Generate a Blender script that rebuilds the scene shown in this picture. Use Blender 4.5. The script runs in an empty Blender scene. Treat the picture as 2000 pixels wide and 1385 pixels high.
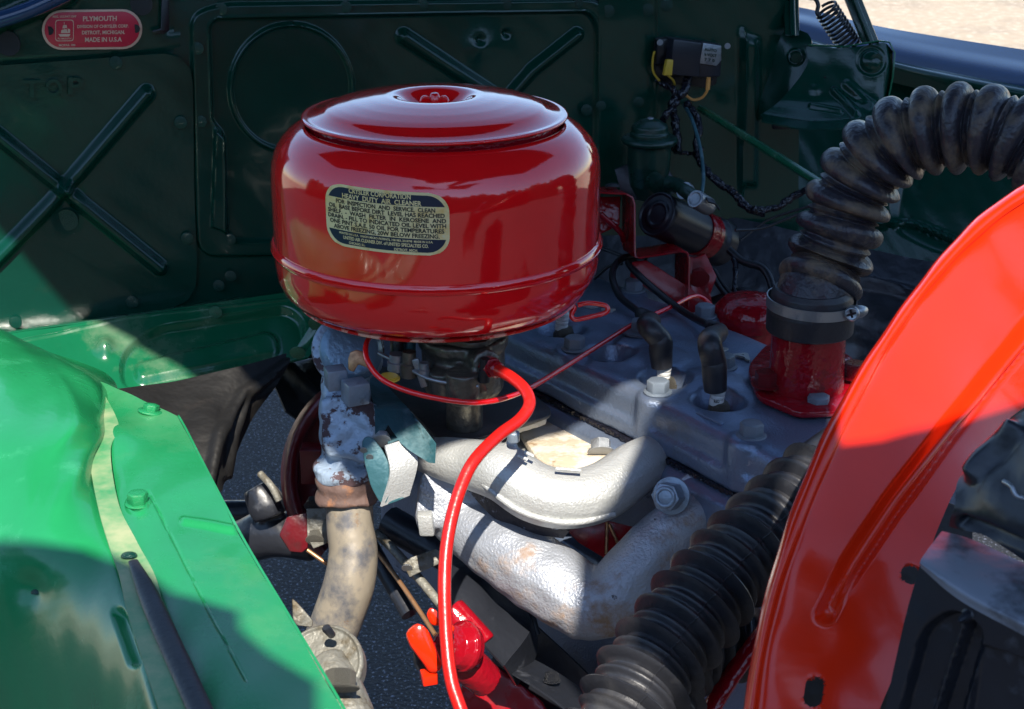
import bpy, bmesh, math, random
import numpy as np
from mathutils import Vector, Matrix
random.seed(7); np.random.seed(7)
C = bpy.context.scene.collection
SC = bpy.context.scene
# ------------------------------------------------------------------ camera
PITCH = math.radians(21); CP, SP = math.cos(PITCH), math.sin(PITCH); FP = 2980.0
CAM = np.array([0, 0, 1.3])
cd = bpy.data.cameras.new('camera'); cam = bpy.data.objects.new('camera', cd); C.objects.link(cam)
cam.location = CAM; cam.rotation_euler = (math.radians(90) - PITCH, 0, 0)
cd.sensor_width = 36; cd.lens = FP / 2000 * 36; cd.clip_start = .05; cd.clip_end = 500
cd.dof.use_dof = True; cd.dof.focus_distance = 1.25; cd.dof.aperture_fstop = 24
SC.camera = cam
# ------------------------------------------------------------------ world, sun, exposure
SUN_EL, SUN_AZ = 50, 175        # azimuth the light comes FROM, clockwise from +Y
w = bpy.data.worlds.new('World'); SC.world = w; w.use_nodes = True
nt = w.node_tree; bg = nt.nodes['Background']
sky = nt.nodes.new('ShaderNodeTexSky'); sky.sky_type = 'NISHITA'; sky.sun_disc = False
sky.sun_elevation = math.radians(SUN_EL); sky.sun_rotation = math.radians(SUN_AZ)
sky.dust_density = .2; sky.ozone_density = 3
nt.links.new(sky.outputs[0], bg.inputs[0]); bg.inputs[1].default_value = .115
sd = bpy.data.lights.new('sun', 'SUN'); sun = bpy.data.objects.new('sun', sd); C.objects.link(sun)
sd.energy = 4.3; sd.angle = math.radians(.5); sd.color = (1, .93, .82)
a = math.radians(SUN_AZ); e = math.radians(SUN_EL)
SUND = np.array([math.sin(a) * math.cos(e), math.cos(a) * math.cos(e), math.sin(e)])
sun.rotation_euler = Vector(SUND).to_track_quat('Z', 'Y').to_euler()
vs = SC.view_settings; vs.view_transform = 'Standard'; vs.look = 'None'; vs.gamma = 1; vs.exposure = 1.22
# ------------------------------------------------------------------ measuring helpers
def P(px, py, d):
    x = (px - 1000) / FP * d; y = (692.5 - py) / FP * d
    return CAM + np.array([x, d * CP + y * SP, -d * SP + y * CP])
def RAY(px, py): return P(px, py, 1) - CAM
def Z(px, py, z):
    r = RAY(px, py); return CAM + r * ((z - 1.3) / r[2])
def PL(px, py, p0, n):
    r = RAY(px, py); return CAM + r * (np.dot(p0 - CAM, n) / np.dot(r, n))
def S(px, d): return px * d / FP
def proj(p):
    q = np.asarray(p) - CAM; d = q[..., 1] * CP - q[..., 2] * SP; y = q[..., 1] * SP + q[..., 2] * CP
    return 1000 + FP * q[..., 0] / d, 692.5 - FP * y / d
def nrm(v): v = np.asarray(v, float); return v / np.linalg.norm(v)
# engine frame: A on the front lower head edge, EU runs along the engine to the rear, EW across it
EA = Z(1450, 975, .755); EU = nrm(Z(1040, 765, .755) - EA); EW = np.array([EU[1], -EU[0], 0])
def E(u, w_, z): q = EA + EU * u + EW * w_; return np.array([q[0], q[1], z])
# firewall plane
FA = math.radians(20); FD = np.array([math.cos(FA), math.sin(FA), 0]); FN = np.array([math.sin(FA), -math.cos(FA), 0]); F0 = np.array([-.08, 1.62, 1.0])
def FW(px, py, off=0): return PL(px, py, F0 + FN * off, FN)
# ------------------------------------------------------------------ objects
def tag(o, label, cat, group=None, kind=None):
    if label: o['label'] = label
    if cat: o['category'] = cat
    if group: o['group'] = group
    if kind: o['kind'] = kind
    return o
def thing(name, label, cat, loc=(0, 0, 0), group=None):
    o = bpy.data.objects.new(name, None); C.objects.link(o); o.location = loc; o.empty_display_size = .02
    return tag(o, label, cat, group)
def link(name, me, mat=None, parent=None, smooth=True):
    o = bpy.data.objects.new(name, me); C.objects.link(o)
    if mat and not me.materials: me.materials.append(mat)
    if parent:
        o.parent = parent; o.matrix_parent_inverse = Matrix.Translation(-Vector(parent.location))
    if smooth and me.polygons and me.get('sm') is None:
        me.polygons.foreach_set('use_smooth', [True] * len(me.polygons))
        try: me.set_sharp_from_angle(angle=math.radians(smooth if smooth is not True else 38))
        except Exception: pass
        me['sm'] = 1
    return o
def mesh(name, v, f):
    me = bpy.data.meshes.new(name); me.from_pydata([tuple(map(float, p)) for p in v], [], [tuple(map(int, q)) for q in f]); me.update(); return me
def frm(n, up=(0, 0, 1)):
    n = nrm(n); up = np.array(up, float)
    if abs(np.dot(n, up)) > .95: up = np.array([0, 1, 0.])
    x = nrm(np.cross(up, n)); return x, np.cross(n, x), n
def spline(pts, k=12):
    pts = np.array(pts, float)
    if len(pts) == 2: return np.array([pts[0] + (pts[1] - pts[0]) * t for t in np.linspace(0, 1, k + 1)])
    q = np.vstack([2 * pts[0] - pts[1], pts, 2 * pts[-1] - pts[-2]]); out = []
    for i in range(1, len(q) - 2):
        for t in np.linspace(0, 1, k, endpoint=False):
            out.append(.5 * (2 * q[i] + (q[i + 1] - q[i - 1]) * t + (2 * q[i - 1] - 5 * q[i] + 4 * q[i + 1] - q[i + 2]) * t * t + (3 * q[i] - q[i - 1] - 3 * q[i + 1] + q[i + 2]) * t ** 3))
    out.append(pts[-1]); return np.array(out)
def resample(pts, n):
    pts = np.asarray(pts, float); s = np.r_[0, np.cumsum(np.linalg.norm(np.diff(pts[:, :3], axis=0), axis=1))]
    t = np.linspace(0, s[-1], n); return np.array([np.interp(t, s, pts[:, i]) for i in range(pts.shape[1])]).T
def sweep(path, radii, seg=16, caps=True, sq=None, prof=None):
    """tube along path; prof(phi, i) gives a radius factor"""
    path = np.asarray(path, float); n = len(path); T = np.gradient(path, axis=0); T /= np.linalg.norm(T, axis=1)[:, None] + 1e-12
    N = frm(T[0])[0]; v = []; f = []
    for i in range(n):
        N = nrm(N - T[i] * np.dot(N, T[i])); B = np.cross(T[i], N)
        for j in range(seg):
            ph = 2 * math.pi * j / seg; r = radii[i] * (prof(ph, i) if prof else 1)
            x, y = math.cos(ph) * r, math.sin(ph) * r
            if sq: y *= sq
            v.append(path[i] + N * x + B * y)
    for i in range(n - 1):
        for j in range(seg):
            a_, b_ = i * seg + j, i * seg + (j + 1) % seg
            f.append((a_, b_, b_ + seg, a_ + seg))
    if caps: f.append(tuple(reversed(range(seg)))); f.append(tuple((n - 1) * seg + j for j in range(seg)))
    return v, f
def tube(name, pts, r, mat, parent=None, seg=12, k=10, link_=True, sq=None):
    """pts: 3D points; r: radius in metres or one per point"""
    pts = np.array(pts, float); rr = np.full(len(pts), r) if np.isscalar(r) else np.array(r, float)
    q = spline(np.c_[pts, rr], k); v, f = sweep(q[:, :3], q[:, 3], seg, sq=sq)
    return link(name, mesh(name, v, f), mat, parent) if link_ else (v, f)
def lathe(prof, c, n=(0, 0, 1), seg=48, cap=True):
    """prof: (r, h) pairs along axis n from point c"""
    x, y, z = frm(n); c = np.asarray(c, float); v = []; f = []
    for r, h in prof:
        for j in range(seg):
            p = 2 * math.pi * j / seg; v.append(c + z * h + x * r * math.cos(p) + y * r * math.sin(p))
    m = len(prof)
    for i in range(m - 1):
        for j in range(seg):
            a_, b_ = i * seg + j, i * seg + (j + 1) % seg
            f.append((a_, b_, b_ + seg, a_ + seg))
    if cap:
        if prof[0][0] > 1e-5: f.append(tuple(reversed(range(seg))))
        if prof[-1][0] > 1e-5: f.append(tuple((m - 1) * seg + j for j in range(seg)))
    return v, f
def rnd(prof, r=.002, k=3):
    """round the corners of a lathe profile"""
    out = [prof[0]]
    for a_, b_, c_ in zip(prof, prof[1:], prof[2:]):
        a_, b_, c_ = map(np.array, (a_, b_, c_)); la, lc = np.linalg.norm(a_ - b_), np.linalg.norm(c_ - b_); q = min(r, la / 2.2, lc / 2.2)
        p, s_ = b_ + (a_ - b_) / la * q, b_ + (c_ - b_) / lc * q
        for t in np.linspace(0, 1, k + 1): out.append(tuple((1 - t) ** 2 * p + 2 * t * (1 - t) * b_ + t * t * s_))
    out.append(prof[-1]); return out
def lobj(name, prof, c, n, mat, parent=None, seg=40, rr=None):
    v, f = lathe(rnd(prof, rr) if rr else prof, c, n, seg); return link(name, mesh(name, v, f), mat, parent)
def bevel_mesh(v, f, bev, seg=2, ang=30):
    bm = bmesh.new(); vv = [bm.verts.new(tuple(map(float, p))) for p in v]
    for q in f:
        try: bm.faces.new([vv[i] for i in q])
        except ValueError: pass
    bmesh.ops.recalc_face_normals(bm, faces=bm.faces)
    if bev:
        ed = [e_ for e_ in bm.edges if len(e_.link_faces) == 2 and e_.calc_face_angle(0) > math.radians(ang)]
        bmesh.ops.bevel(bm, geom=ed, offset=bev, segments=seg, profile=.5, affect='EDGES', clamp_overlap=True)
    return bm
def slab(name, pts, thick, mat, parent=None, bev=.001, link_=True, holes=None):
    """pts: outline of 3D points (roughly planar), extruded by the vector thick"""
    pts = [np.asarray(p, float) for p in pts]; n = len(pts); t = np.asarray(thick, float)
    v = pts + [p + t for p in pts]; f = [tuple(range(n)), tuple(reversed(range(n, 2 * n)))] + [(i, i + n, (i + 1) % n + n, (i + 1) % n) for i in range(n)]
    if not link_: return v, f
    bm = bevel_mesh(v, f, bev); me = bpy.data.meshes.new(name); bm.to_mesh(me); bm.free()
    return link(name, me, mat, parent)
def box(c, x, y, z, sx, sy, sz):
    c = np.asarray(c, float); v = []
    for k in (-1, 1):
        for j in (-1, 1):
            for i in (-1, 1): v.append(c + nrm(x) * i * sx / 2 + nrm(y) * j * sy / 2 + nrm(z) * k * sz / 2)
    return v, [(0, 2, 3, 1), (4, 5, 7, 6), (0, 1, 5, 4), (2, 6, 7, 3), (0, 4, 6, 2), (1, 3, 7, 5)]
def bobj(name, c, x, y, z, s, mat, parent=None, bev=.001):
    v, f = box(c, x, y, z, *s); bm = bevel_mesh(v, f, bev); me = bpy.data.meshes.new(name); bm.to_mesh(me); bm.free(); return link(name, me, mat, parent)
def join(parts):
    V, Fc = [], []
    for v, f in parts:
        o = len(V); V += list(v); Fc += [tuple(i + o for i in q) for q in f]
    return V, Fc
def fuse(name, parts, voxel, mat, parent=None, smooth=4, cuts=None, disp=None):
    """melt several closed shapes into one casting"""
    v, f = join(parts); o = bpy.data.objects.new('tmp', bevel_obj(v, f)); C.objects.link(o); cu = []
    r = o.modifiers.new('r', 'REMESH'); r.mode = 'VOXEL'; r.voxel_size = voxel
    if cuts:
        for cv, cf in cuts:
            q = bpy.data.objects.new('cut', bevel_obj(cv, cf)); C.objects.link(q); cu.append(q)
            b = o.modifiers.new('b', 'BOOLEAN'); b.operation = 'DIFFERENCE'; b.object = q; b.solver = 'EXACT'
        r2 = o.modifiers.new('r2', 'REMESH'); r2.mode = 'VOXEL'; r2.voxel_size = voxel
    s_ = o.modifiers.new('s', 'SMOOTH'); s_.factor = .5; s_.iterations = smooth
    bpy.context.view_layer.update(); dg = bpy.context.evaluated_depsgraph_get()
    me = bpy.data.meshes.new_from_object(o.evaluated_get(dg)); me.name = name; me.materials.clear()
    for q in [o] + cu:
        m_ = q.data; bpy.data.objects.remove(q); bpy.data.meshes.remove(m_)
    if disp:
        co = np.empty(len(me.vertices) * 3); me.vertices.foreach_get('co', co); co = co.reshape(-1, 3)
        no = np.empty(len(me.vertices) * 3); me.vertices.foreach_get('normal', no); no = no.reshape(-1, 3)
        co = co + no * disp(co)[:, None]; me.vertices.foreach_set('co', co.ravel()); me.update()
    return link(name, me, mat, parent, smooth=60)
def bevel_obj(v, f):
    bm = bevel_mesh(v, f, 0); me = bpy.data.meshes.new('t'); bm.to_mesh(me); bm.free(); return me
def strip(name, edge, wv, parent, m_, th=.002):
    """bent strip: edge polyline extruded along wv, with sheet thickness"""
    e = np.array([np.asarray(p) for p in edge]); G = np.array([[p, p + (np.asarray(wv[i]) if np.ndim(wv) == 2 else np.asarray(wv))] for i, p in enumerate(e)]); v, f = [], []; n = len(e)
    T = np.gradient(e, axis=0); 
    for i in range(n):
        d = np.cross(T[i], G[i, 1] - G[i, 0]); d = nrm(d) * th; v += [G[i, 0], G[i, 1], G[i, 1] + d, G[i, 0] + d]
    for i in range(n - 1):
        for j in range(4): a_, b_ = i * 4 + j, i * 4 + (j + 1) % 4; f.append((a_, b_, b_ + 4, a_ + 4))
    f += [(3, 2, 1, 0), tuple((n - 1) * 4 + j for j in range(4))]; bm = bevel_mesh(v, f, .0004, 1); me = bpy.data.meshes.new(name); bm.to_mesh(me); bm.free(); return link(name, me, m_, parent)
# relief pressed into sheet metal ------------------------------------------------
def sst(x): x = np.clip(x, 0, 1); return x * x * (3 - 2 * x)
def pdist(X, Y, pts, closed=False):
    pts = np.array(pts, float); D = np.full(X.shape, 1e9); n = len(pts)
    for i in range(n if closed else n - 1):
        a_, b_ = pts[i], pts[(i + 1) % n]; d = b_ - a_; L = d @ d + 1e-9
        t = np.clip(((X - a_[0]) * d[0] + (Y - a_[1]) * d[1]) / L, 0, 1)
        D = np.minimum(D, np.hypot(X - a_[0] - t * d[0], Y - a_[1] - t * d[1]))
    return D
def inside(X, Y, pts):
    pts = np.array(pts, float); r = np.zeros(X.shape, bool); n = len(pts)
    for i in range(n):
        (x1, y1), (x2, y2) = pts[i], pts[(i + 1) % n]
        if y1 == y2: continue
        r ^= ((y1 > Y) != (y2 > Y)) & (X < (x2 - x1) * (Y - y1) / (y2 - y1) + x1)
    return r
def relief(X, Y, feats):
    h = np.zeros(X.shape)
    for ft in feats:
        k = ft[0]
        if k == 'bead':      # pts, half width px, height m
            h += ft[3] * sst(1.15 - pdist(X, Y, ft[1]) / ft[2])
        elif k == 'ring':
            h += ft[3] * sst(1.15 - pdist(X, Y, ft[1], True) / ft[2])
        elif k == 'plate':   # pts, edge px, height
            d = pdist(X, Y, ft[1], True) * np.where(inside(X, Y, ft[1]), 1, -1); h += ft[3] * sst(.5 + d / ft[2])
        elif k == 'dent':
            h += ft[3] * np.exp(-((X - ft[1][0]) ** 2 + (Y - ft[1][1]) ** 2) / ft[2] ** 2)
    return h
def circ(cx, cy, rx, ry=None, n=48): return [(cx + rx * math.cos(2 * math.pi * i / n), cy + (ry or rx) * math.sin(2 * math.pi * i / n)) for i in range(n)]
def rrect(pts, r=25, k=6):
    out = []; n = len(pts)
    for i in range(n):
        a_, b_, c_ = np.array(pts[i - 1], float), np.array(pts[i], float), np.array(pts[(i + 1) % n], float)
        la, lc = np.linalg.norm(a_ - b_), np.linalg.norm(c_ - b_); q = min(r, la / 2.1, lc / 2.1); p, s_ = b_ + (a_ - b_) / la * q, b_ + (c_ - b_) / lc * q
        for t in np.linspace(0, 1, k + 1): out.append(tuple((1 - t) ** 2 * p + 2 * t * (1 - t) * b_ + t * t * s_))
    return out
def sheet(name, G, mat, parent=None, thick=.0015, feats=None, warp=0, mask=None):
    """G: (m, n, 3) grid of points; relief along the normal that faces the viewer; closed thin sheet"""
    m, n, _ = G.shape; N = np.cross(np.gradient(G, axis=0), np.gradient(G, axis=1)); N /= np.linalg.norm(N, axis=2)[..., None] + 1e-12
    N *= np.where(((CAM - G) * N).sum(2).mean() > 0, 1, -1)
    h = np.zeros((m, n))
    if feats: X, Y = proj(G); h += relief(X, Y, feats)
    if warp:
        A = G[..., 0] * 31 + G[..., 2] * 17; B = G[..., 1] * 23 - G[..., 2] * 29
        h += warp * (np.sin(A + 1.3 * np.sin(B)) + .6 * np.sin(2.3 * B + A) + .4 * np.sin(5.1 * A - 2 * B))
    T = G + N * h[..., None]; Bk = T - N * thick
    v = np.vstack([T.reshape(-1, 3), Bk.reshape(-1, 3)]); o = m * n; f = []
    for i in range(m - 1):
        for j in range(n - 1):
            if mask is not None and not mask[i, j]: continue
            a_ = i * n + j; f.append((a_, a_ + 1, a_ + n + 1, a_ + n)); f.append((o + a_ + n, o + a_ + n + 1, o + a_ + 1, o + a_))
    if mask is None:
        rim = [i * n for i in range(m)] + [(m - 1) * n + j for j in range(1, n)] + [i * n + n - 1 for i in range(m - 2, -1, -1)] + [j for j in range(n - 2, 0, -1)]
        for p, q in zip(rim, rim[1:] + rim[:1]): f.append((p, q, q + o, p + o))
    else:
        from collections import Counter
        ec = Counter(); 
        for i in range(m - 1):
            for j in range(n - 1):
                if mask[i, j]:
                    a_ = i * n + j
                    for p, q in ((a_, a_ + 1), (a_ + 1, a_ + n + 1), (a_ + n + 1, a_ + n), (a_ + n, a_)): ec[(p, q)] += 1
        for (p, q) in list(ec):
            if (q, p) not in ec: f.append((q, p, p + o, q + o))
    bm = bmesh.new(); vv = [bm.verts.new(tuple(p)) for p in v]
    for q in f: bm.faces.new([vv[i] for i in q])
    bmesh.ops.delete(bm, geom=[x for x in bm.verts if not x.link_faces], context='VERTS')
    bmesh.ops.recalc_face_normals(bm, faces=bm.faces)
    me = bpy.data.meshes.new(name); bm.to_mesh(me); bm.free(); return link(name, me, mat, parent, smooth=50)
def loftgrid(curves, m, n):
    """curves: list of 3D polylines; resampled to m points, spline across to n"""
    R = [resample(spline(c, 8), m) for c in curves]; R = np.array(R); out = []
    for i in range(m): out.append(resample(spline(R[:, i], 8), n) if len(curves) > 2 else np.array([R[0, i] + (R[1, i] - R[0, i]) * t for t in np.linspace(0, 1, n)]))
    return np.array(out)
# ------------------------------------------------------------------ materials
def mat(name, col, rough=.4, metal=0., coat=0., bump=0., bs=300, layers=(), rv=0., spec=.5, aniso=None, bump2=None):
    """layers: (colour, scale, lo, hi[, roughness, metal, detail]) mixed in by noise above lo..hi"""
    m = bpy.data.materials.new(name); m.use_nodes = True; t = m.node_tree; b = t.nodes['Principled BSDF']; L = t.links.new
    tc = t.nodes.new('ShaderNodeTexCoord').outputs['Object']
    def noise(sc, det=5, rg=.6, off=0):
        q = t.nodes.new('ShaderNodeTexNoise'); q.inputs['Scale'].default_value = sc; q.inputs['Detail'].default_value = det; q.inputs['Roughness'].default_value = rg
        mp = t.nodes.new('ShaderNodeMapping'); mp.inputs['Location'].default_value = (off, off * .7, -off); L(tc, mp.inputs[0]); L(mp.outputs[0], q.inputs['Vector']); return q.outputs['Fac']
    def mix(fac, a_, c_, kind='RGBA'):
        q = t.nodes.new('ShaderNodeMix'); q.data_type = kind; i = {'RGBA': (6, 7, 2), 'FLOAT': (2, 3, 0)}[kind]
        L(fac, q.inputs[0])
        for s_, k in ((a_, i[0]), (c_, i[1])):
            if hasattr(s_, 'links'): L(s_, q.inputs[k])
            else: q.inputs[k].default_value = (*s_, 1) if kind == 'RGBA' else s_
        return q.outputs[i[2]]
    n1 = noise(14, 4); cdk = tuple(x * .8 for x in col); clt = tuple(min(1, x * 1.15) for x in col)
    cur = mix(n1, cdk, clt); ro = mix(noise(40, 6, .6, 3), max(0.02, rough - rv), rough + rv, 'FLOAT') if rv else rough; me_ = metal
    hsum = None
    for k, ly in enumerate(layers):
        c2, sc, lo, hi = ly[:4]; f = noise(sc, ly[6] if len(ly) > 6 else 7, .65, 5 + k * 3.3)
        mr = t.nodes.new('ShaderNodeMapRange'); mr.inputs[1].default_value = lo; mr.inputs[2].default_value = hi; L(f, mr.inputs[0]); fo = mr.outputs[0]
        cur = mix(fo, cur, c2)
        if len(ly) > 4 and ly[4] is not None: ro = mix(fo, ro, ly[4], 'FLOAT')
        if len(ly) > 5 and ly[5] is not None: me_ = mix(fo, me_, ly[5], 'FLOAT')
        hsum = fo
    L(cur, b.inputs['Base Color'])
    for s_, k in ((ro, 'Roughness'), (me_, 'Metallic')):
        if hasattr(s_, 'links'): L(s_, b.inputs[k])
        else: b.inputs[k].default_value = s_
    b.inputs['Specular IOR Level'].default_value = spec; b.inputs['Coat Weight'].default_value = coat; b.inputs['Coat Roughness'].default_value = .06
    last = None
    for st, sc, det in ((bump, bs, 2),) + ((bump2,) if bump2 else ()):
        if not st: continue
        bp = t.nodes.new('ShaderNodeBump'); bp.inputs['Strength'].default_value = 1; bp.inputs['Distance'].default_value = st
        L(noise(sc, det, .5, 9), bp.inputs['Height'])
        if last: L(last, bp.inputs['Normal'])
        last = bp.outputs[0]
    if last: L(last, b.inputs['Normal'])
    return m
DUST = (.42, .38, .3)
M = {}
M['red'] = mat('gloss_red_enamel', (.88, .006, .009), .10, coat=1, bump=.0008, bs=9, rv=.04, bump2=(.00008, 160, 3), layers=((DUST, 420, .76, .80, .6),))
M['redp'] = mat('red_panel_enamel', (.72, .022, .003), .17, coat=.2, spec=.4, bump=.0007, bs=7, rv=.05, bump2=(.00006, 200, 3), layers=((DUST, 300, .77, .82, .6), ((.03, .005, .01), 60, .74, .8, .4)))
M['reddk'] = mat('aged_red_paint', (.30, .004, .010), .24, bump=.0006, bs=60, rv=.1, layers=(((.12, .01, .01), 25, .55, .75, .5), (DUST, 260, .7, .78, .7)))
M['redcast'] = mat('red_painted_casting', (.27, .003, .010), .16, bump=.0016, bs=110, rv=.1, layers=(((.1, .01, .01), 30, .6, .72, .5), (DUST, 250, .72, .78, .7)))
M['redshade'] = mat('shade_darkened_red_paint', (.10, .004, .008), .3, bump=.0008, bs=90, rv=.1, layers=(((.04, .01, .01), 30, .5, .7, .5),))  # darker copy of the aged red: housing shade put into the colour
M['redhose'] = mat('red_rubber_hose', (.50, .010, .008), .32, bump=.0002, bs=300, rv=.08, layers=(((.3, .02, .02), 40, .6, .75, .5),))
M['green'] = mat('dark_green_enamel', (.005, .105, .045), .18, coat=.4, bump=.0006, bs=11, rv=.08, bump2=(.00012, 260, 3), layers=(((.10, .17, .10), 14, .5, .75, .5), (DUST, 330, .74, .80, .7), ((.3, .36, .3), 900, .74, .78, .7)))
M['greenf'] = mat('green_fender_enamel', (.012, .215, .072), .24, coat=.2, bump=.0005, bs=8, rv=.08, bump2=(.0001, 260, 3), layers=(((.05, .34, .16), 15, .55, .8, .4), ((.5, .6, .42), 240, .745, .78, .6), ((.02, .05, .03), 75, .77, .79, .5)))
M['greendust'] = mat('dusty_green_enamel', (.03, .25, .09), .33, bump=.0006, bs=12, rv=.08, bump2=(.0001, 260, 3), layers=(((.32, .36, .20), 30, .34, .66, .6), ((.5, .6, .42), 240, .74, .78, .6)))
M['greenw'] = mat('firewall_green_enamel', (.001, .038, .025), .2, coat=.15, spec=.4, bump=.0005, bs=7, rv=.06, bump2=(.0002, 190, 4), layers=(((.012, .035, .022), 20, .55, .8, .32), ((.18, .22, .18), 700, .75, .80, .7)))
M['greenold'] = mat('aged_green_paint', (.004, .035, .024), .3, bump=.0008, bs=90, rv=.1, layers=(((.05, .06, .045), 30, .55, .75, .6), (DUST, 300, .74, .8, .8)))
M['teal'] = mat('teal_painted_metal', (.03, .10, .12), .4, metal=.2, bump=.0006, bs=150, rv=.1, layers=(((.15, .25, .27), 30, .5, .7, .5), ((.3, .3, .26), 200, .7, .76, .7)))
M['silver'] = mat('silver_paint_casting', (.18, .23, .33), .36, metal=.6, bump=.0006, bs=520, rv=.08, bump2=(.0006, 45, 3), layers=(((.14, .14, .14), 16, .56, .75, .5, .4), ((.5, .54, .6), 60, .66, .74, .35)))
M['silverl'] = mat('pale_silver_casting', (.44, .45, .44), .42, metal=.35, bump=.0007, bs=480, rv=.08, bump2=(.0012, 50, 3), layers=(((.22, .21, .2), 18, .58, .8, .5, .1),))
M['exh'] = mat('heat_stained_silver_casting', (.34, .36, .40), .43, metal=.4, bump=.0010, bs=420, rv=.08, bump2=(.0010, 60, 4), layers=(((.24, .15, .09), 22, .545, .68, .8, 0), ((.05, .045, .05), 90, .68, .72, .8, 0)))
M['flaky'] = mat('flaking_silver_paint', (.30, .38, .48), .45, metal=.3, bump=.0010, bs=160, rv=.08, bump2=(.003, 70, 5), layers=(((.075, .045, .05), 48, .52, .56, .9, 0), ((.5, .57, .65), 75, .62, .66, .5, .1)))
M['rust'] = mat('rusty_iron', (.10, .06, .05), .75, bump=.002, bs=110, rv=.1, layers=(((.25, .11, .05), 60, .55, .7, .9), ((.36, .42, .5), 55, .63, .66, .6)))
M['tan'] = mat('tan_web_residue', (.45, .38, .28), .7, bump=.002, bs=90, layers=(((.55, .50, .42), 35, .46, .52, .6), ((.20, .11, .04), 60, .58, .72, .8), ((.05, .045, .04), 40, .66, .7, .6)))
M['steel'] = mat('bare_steel', (.33, .35, .37), .35, metal=.75, bump=.0003, bs=200, rv=.12, layers=(((.12, .13, .15), 50, .55, .75, .5, .5),))
M['bolt'] = mat('grey_painted_bolt', (.24, .29, .35), .36, metal=.4, bump=.0005, bs=260, rv=.1, layers=(((.11, .12, .14), 70, .55, .72, .5),))
M['carb'] = mat('dirty_carburetor_metal', (.13, .12, .10), .38, metal=.7, bump=.0012, bs=150, rv=.15, layers=(((.30, .27, .20), 50, .52, .7, .35, .8), ((.02, .018, .015), 38, .56, .68, .35, .2)))
M['black'] = mat('black_paint', (.010, .011, .014), .3, bump=.0003, bs=200, rv=.1, layers=(((.06, .06, .065), 400, .72, .78, .6),))
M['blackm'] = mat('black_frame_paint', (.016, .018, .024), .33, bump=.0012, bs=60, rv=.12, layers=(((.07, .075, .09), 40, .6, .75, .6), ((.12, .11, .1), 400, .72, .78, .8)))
M['coil'] = mat('satin_black_coil', (.014, .016, .024), .34, bump=.00008, bs=600, rv=.05, layers=(((.1, .1, .1), 700, .76, .8, .6),))
M['rubber'] = mat('black_rubber', (.020, .021, .026), .42, bump=.0003, bs=300, rv=.1, layers=(((.10, .09, .08), 500, .72, .8, .8), ((.045, .044, .045), 30, .5, .75, .6)))
M['rubberd'] = mat('dusty_ribbed_rubber', (.030, .028, .036), .36, bump=.0010, bs=240, rv=.14, layers=(((.17, .125, .08), 34, .48, .66, .85), ((.28, .25, .2), 500, .72, .8, .8)))
M['wire'] = mat('black_cable', (.013, .014, .018), .33, rv=.08, layers=(((.07, .07, .075), 300, .7, .8, .6),))
M['tape'] = mat('wrinkled_black_tape', (.010, .010, .016), .22, bump=.004, bs=140, rv=.05)
M['ceramic'] = mat('white_ceramic', (.55, .55, .53), .22, layers=(((.25, .24, .22), 120, .62, .72, .5),))
M['asphalt'] = mat('shade_darkened_asphalt', (.007, .0075, .010), .8, bump=.006, bs=160, layers=(((.16, .17, .22), 170, .60, .66, .6, 0, 2), ((.30, .32, .38), 260, .68, .72, .6, 0, 2)))  # base darkened in place of the car's underbody shade
M['road'] = mat('tan_gravel_lot', (.36, .29, .21), .9, bump=.01, bs=8, layers=(((.22, .18, .14), 1.6, .5, .75), ((.5, .43, .34), 20, .5, .7)))
M['pipe'] = mat('scorched_exhaust_pipe', (.30, .26, .20), .42, metal=.25, bump=.0008, bs=60, rv=.1, layers=(((.12, .12, .13), 26, .47, .62, .5, .4), ((.22, .12, .05), 60, .62, .72, .7)))
M['greasy'] = mat('greasy_grey_casting', (.20, .195, .17), .55, metal=.3, bump=.0016, bs=200, rv=.1, layers=(((.09, .07, .04), 50, .5, .66, .6), ((.32, .30, .25), 180, .6, .7, .7)))
M['felt'] = mat('shade_darkened_felt', (.006, .0055, .005), .62, bump=.002, bs=70, layers=(((.012, .009, .007), 25, .55, .75, .7),))  # dark felt blackened further: shade below the ledge put into the colour
M['copper'] = mat('copper_line', (.45, .24, .12), .35, metal=.7, layers=(((.2, .1, .06), 60, .5, .7, .6),))
M['cream'] = mat('cream_print', (.88, .68, .34), .5, layers=(((.78, .5, .16), 70, .5, .68, .6), ((.75, .66, .42), 160, .6, .7, .5)))
M['navy'] = mat('navy_print', (.012, .018, .045), .45, layers=(((.4, .34, .2), 300, .68, .71, .5),))
M['platered'] = mat('faded_red_plate', (.62, .02, .05), .35, layers=(((.62, .2, .2), 60, .6, .8, .5), ((.2, .01, .02), 90, .68, .74, .5)))
M['plateline'] = mat('plate_cream_line', (.72, .45, .33), .4)
M['yellow'] = mat('yellow_wire', (.62, .40, .04), .4); M['orange'] = mat('orange_wire', (.75, .33, .08), .4)
M['rim'] = mat('far_fender_enamel', (.02, .05, .12), .12, coat=.4, bump=.0006, bs=6)
M['ink'] = mat('black_ink', (.02, .02, .02), .6)
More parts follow.
